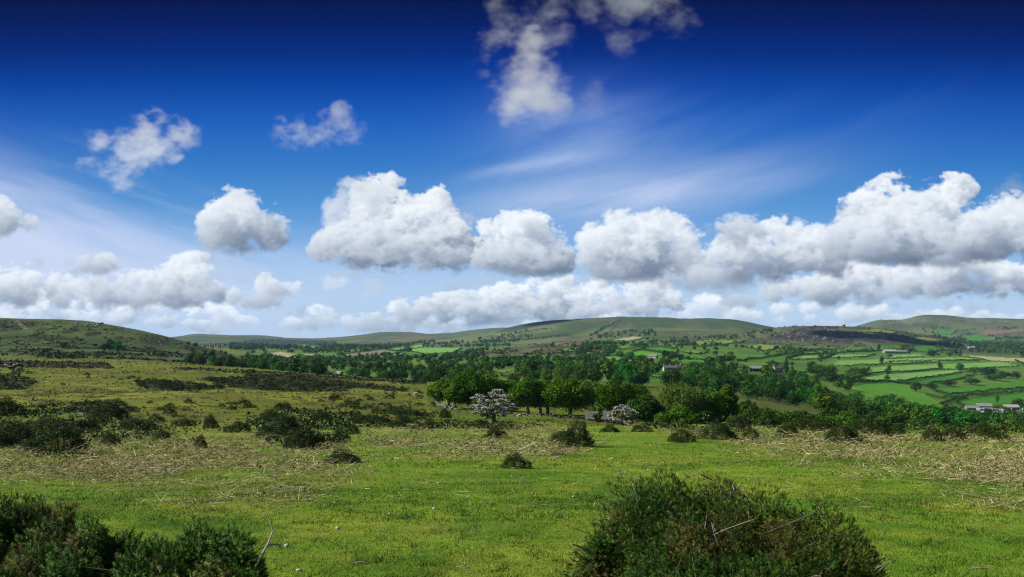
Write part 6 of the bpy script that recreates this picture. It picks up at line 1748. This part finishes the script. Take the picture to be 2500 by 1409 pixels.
    # bits lying on the turf
    for i, (X, Y, l, a, lab) in enumerate([(2390, 1386, .16, .2, 'pale flat scrap of dry litter at the lower right'), (880, 1385, .11, .1, 'pale dead stalk lying on the turf at the lower middle'), (1130, 1393, .09, 0, 'short pale stalk on the turf near the bottom right of centre'), (995, 1194, .12, -.5, 'pale broken stalk lying in the middle of the turf'), (560, 1303, .12, -.3, 'pale dry stalk lying behind the low wide gorse')]):
        x, y, z = hit(X, Y); mb = MB(); ca, sa = math.cos(a)*l/2, math.sin(a)*l/2
        mb.tube([(-ca, -sa*.5, .01), (0, 0, .018), (ca, sa*.5, .008)], [.004, .006, .003], 5); mb.tube([(0, 0, .015), (ca*.5, .03, .02)], [.004, .002], 5)
        o = mb.build('bracken_stalk', M_STEM); o.location = (x, y, z); tag(o, lab, 'bracken stalk')
    M_PEB = plain('pale_stone', (.33, .31, .27), .9, 20, .8, 1.15)
    for i, (X, Y) in enumerate([(1070,1178),(1062,1199),(951,1252),(824,1287),(1060,1242),(730,1402),(700,1334),(1399,1213)]):
        x, y, z = hit(X, Y); v, f = stone(rng, rng.uniform(.012, .022), .7); o = mesh_obj('small_stone', v, f, M_PEB); o.location = (x, y, z+.008); tag(o, 'small pale stone lying in the short turf', 'stone', 'small stones in the turf')

# unseen clouds, added above the picture to shade the far slopes
def shading_clouds():
    m, nt, b = nmat('cloud'); b.inputs['Base Color'].default_value = (.8, .8, .8, 1); b.inputs['Roughness'].default_value = 1
    L(nt, mul_value(nt, ramp(nt, noise(nt, .01), [(0, (.74, .75, .77)), (1, (.84, .84, .84))]), noise(nt, .03), .95, 1.0), b.inputs['Base Color'])
    for k, (tx, ty, tz, H, rx, ry, lab) in enumerate([(930, 2480, -15, 1150, 250, 120, 'unseen cloud added above the picture to shade the dark heather hill'), (115, 4150, 55, 1750, 150, 210, 'unseen cloud added above the picture to shade the far ridge left of the rounded moor')]):
        rng = np.random.default_rng(60+k); t = (H-tz)/SUN_DIR.z
        c = np.array([tx+SUN_DIR.x*t, ty+SUN_DIR.y*t, H])
        V, Fc = [], []; nv = 0
        for i in range(16):
            a = rng.uniform(0, 6.28); q = rng.uniform(0, .85)
            r = rng.uniform(.28, .5)*min(rx, ry)
            v, f = stone(rng, 1.0, .55)
            v = v*r+np.array([math.cos(a)*q*rx, math.sin(a)*q*ry, rng.uniform(-.1, .3)*r])
            V.append(v); Fc.append(f+nv); nv += len(v)
        o = mesh_obj('cloud', np.concatenate(V), np.concatenate(Fc), m, smooth=True); o.location = c
        md = o.modifiers.new('merge', 'REMESH'); md.mode = 'VOXEL'; md.voxel_size = 9
        tag(o, lab, 'cloud', None, 'stuff')
# ------------------------------------------------------------------ build
mid_trees()
slope_shrubs()
valley_trees()
woodland()
hedges()
buildings()
things()
near_gorse()
mid_gorse()
bracken()
grass()
moor_tufts()
heath()
shading_clouds()
# ------------------------------------------------------------------ air between here and the far hills
def haze():
    mb = MB(); mb.box((0, 6860, -4), (23200, 13900, 236))
    m = bpy.data.materials.new('haze'); m.use_nodes = True; nt = m.node_tree
    nt.nodes.remove(nt.nodes['Principled BSDF'])
    v = nt.nodes.new('ShaderNodeVolumePrincipled')
    v.inputs['Color'].default_value = (.40, .66, 1.0, 1); v.inputs['Density'].default_value = 2.6e-5; v.inputs['Anisotropy'].default_value = 0.0
    L(nt, v.outputs[0], nt.nodes['Material Output'].inputs['Volume'])
    o = mb.build('haze', m); tag(o, 'thin bluish summer air over the valley', 'haze', None, 'stuff')
haze()
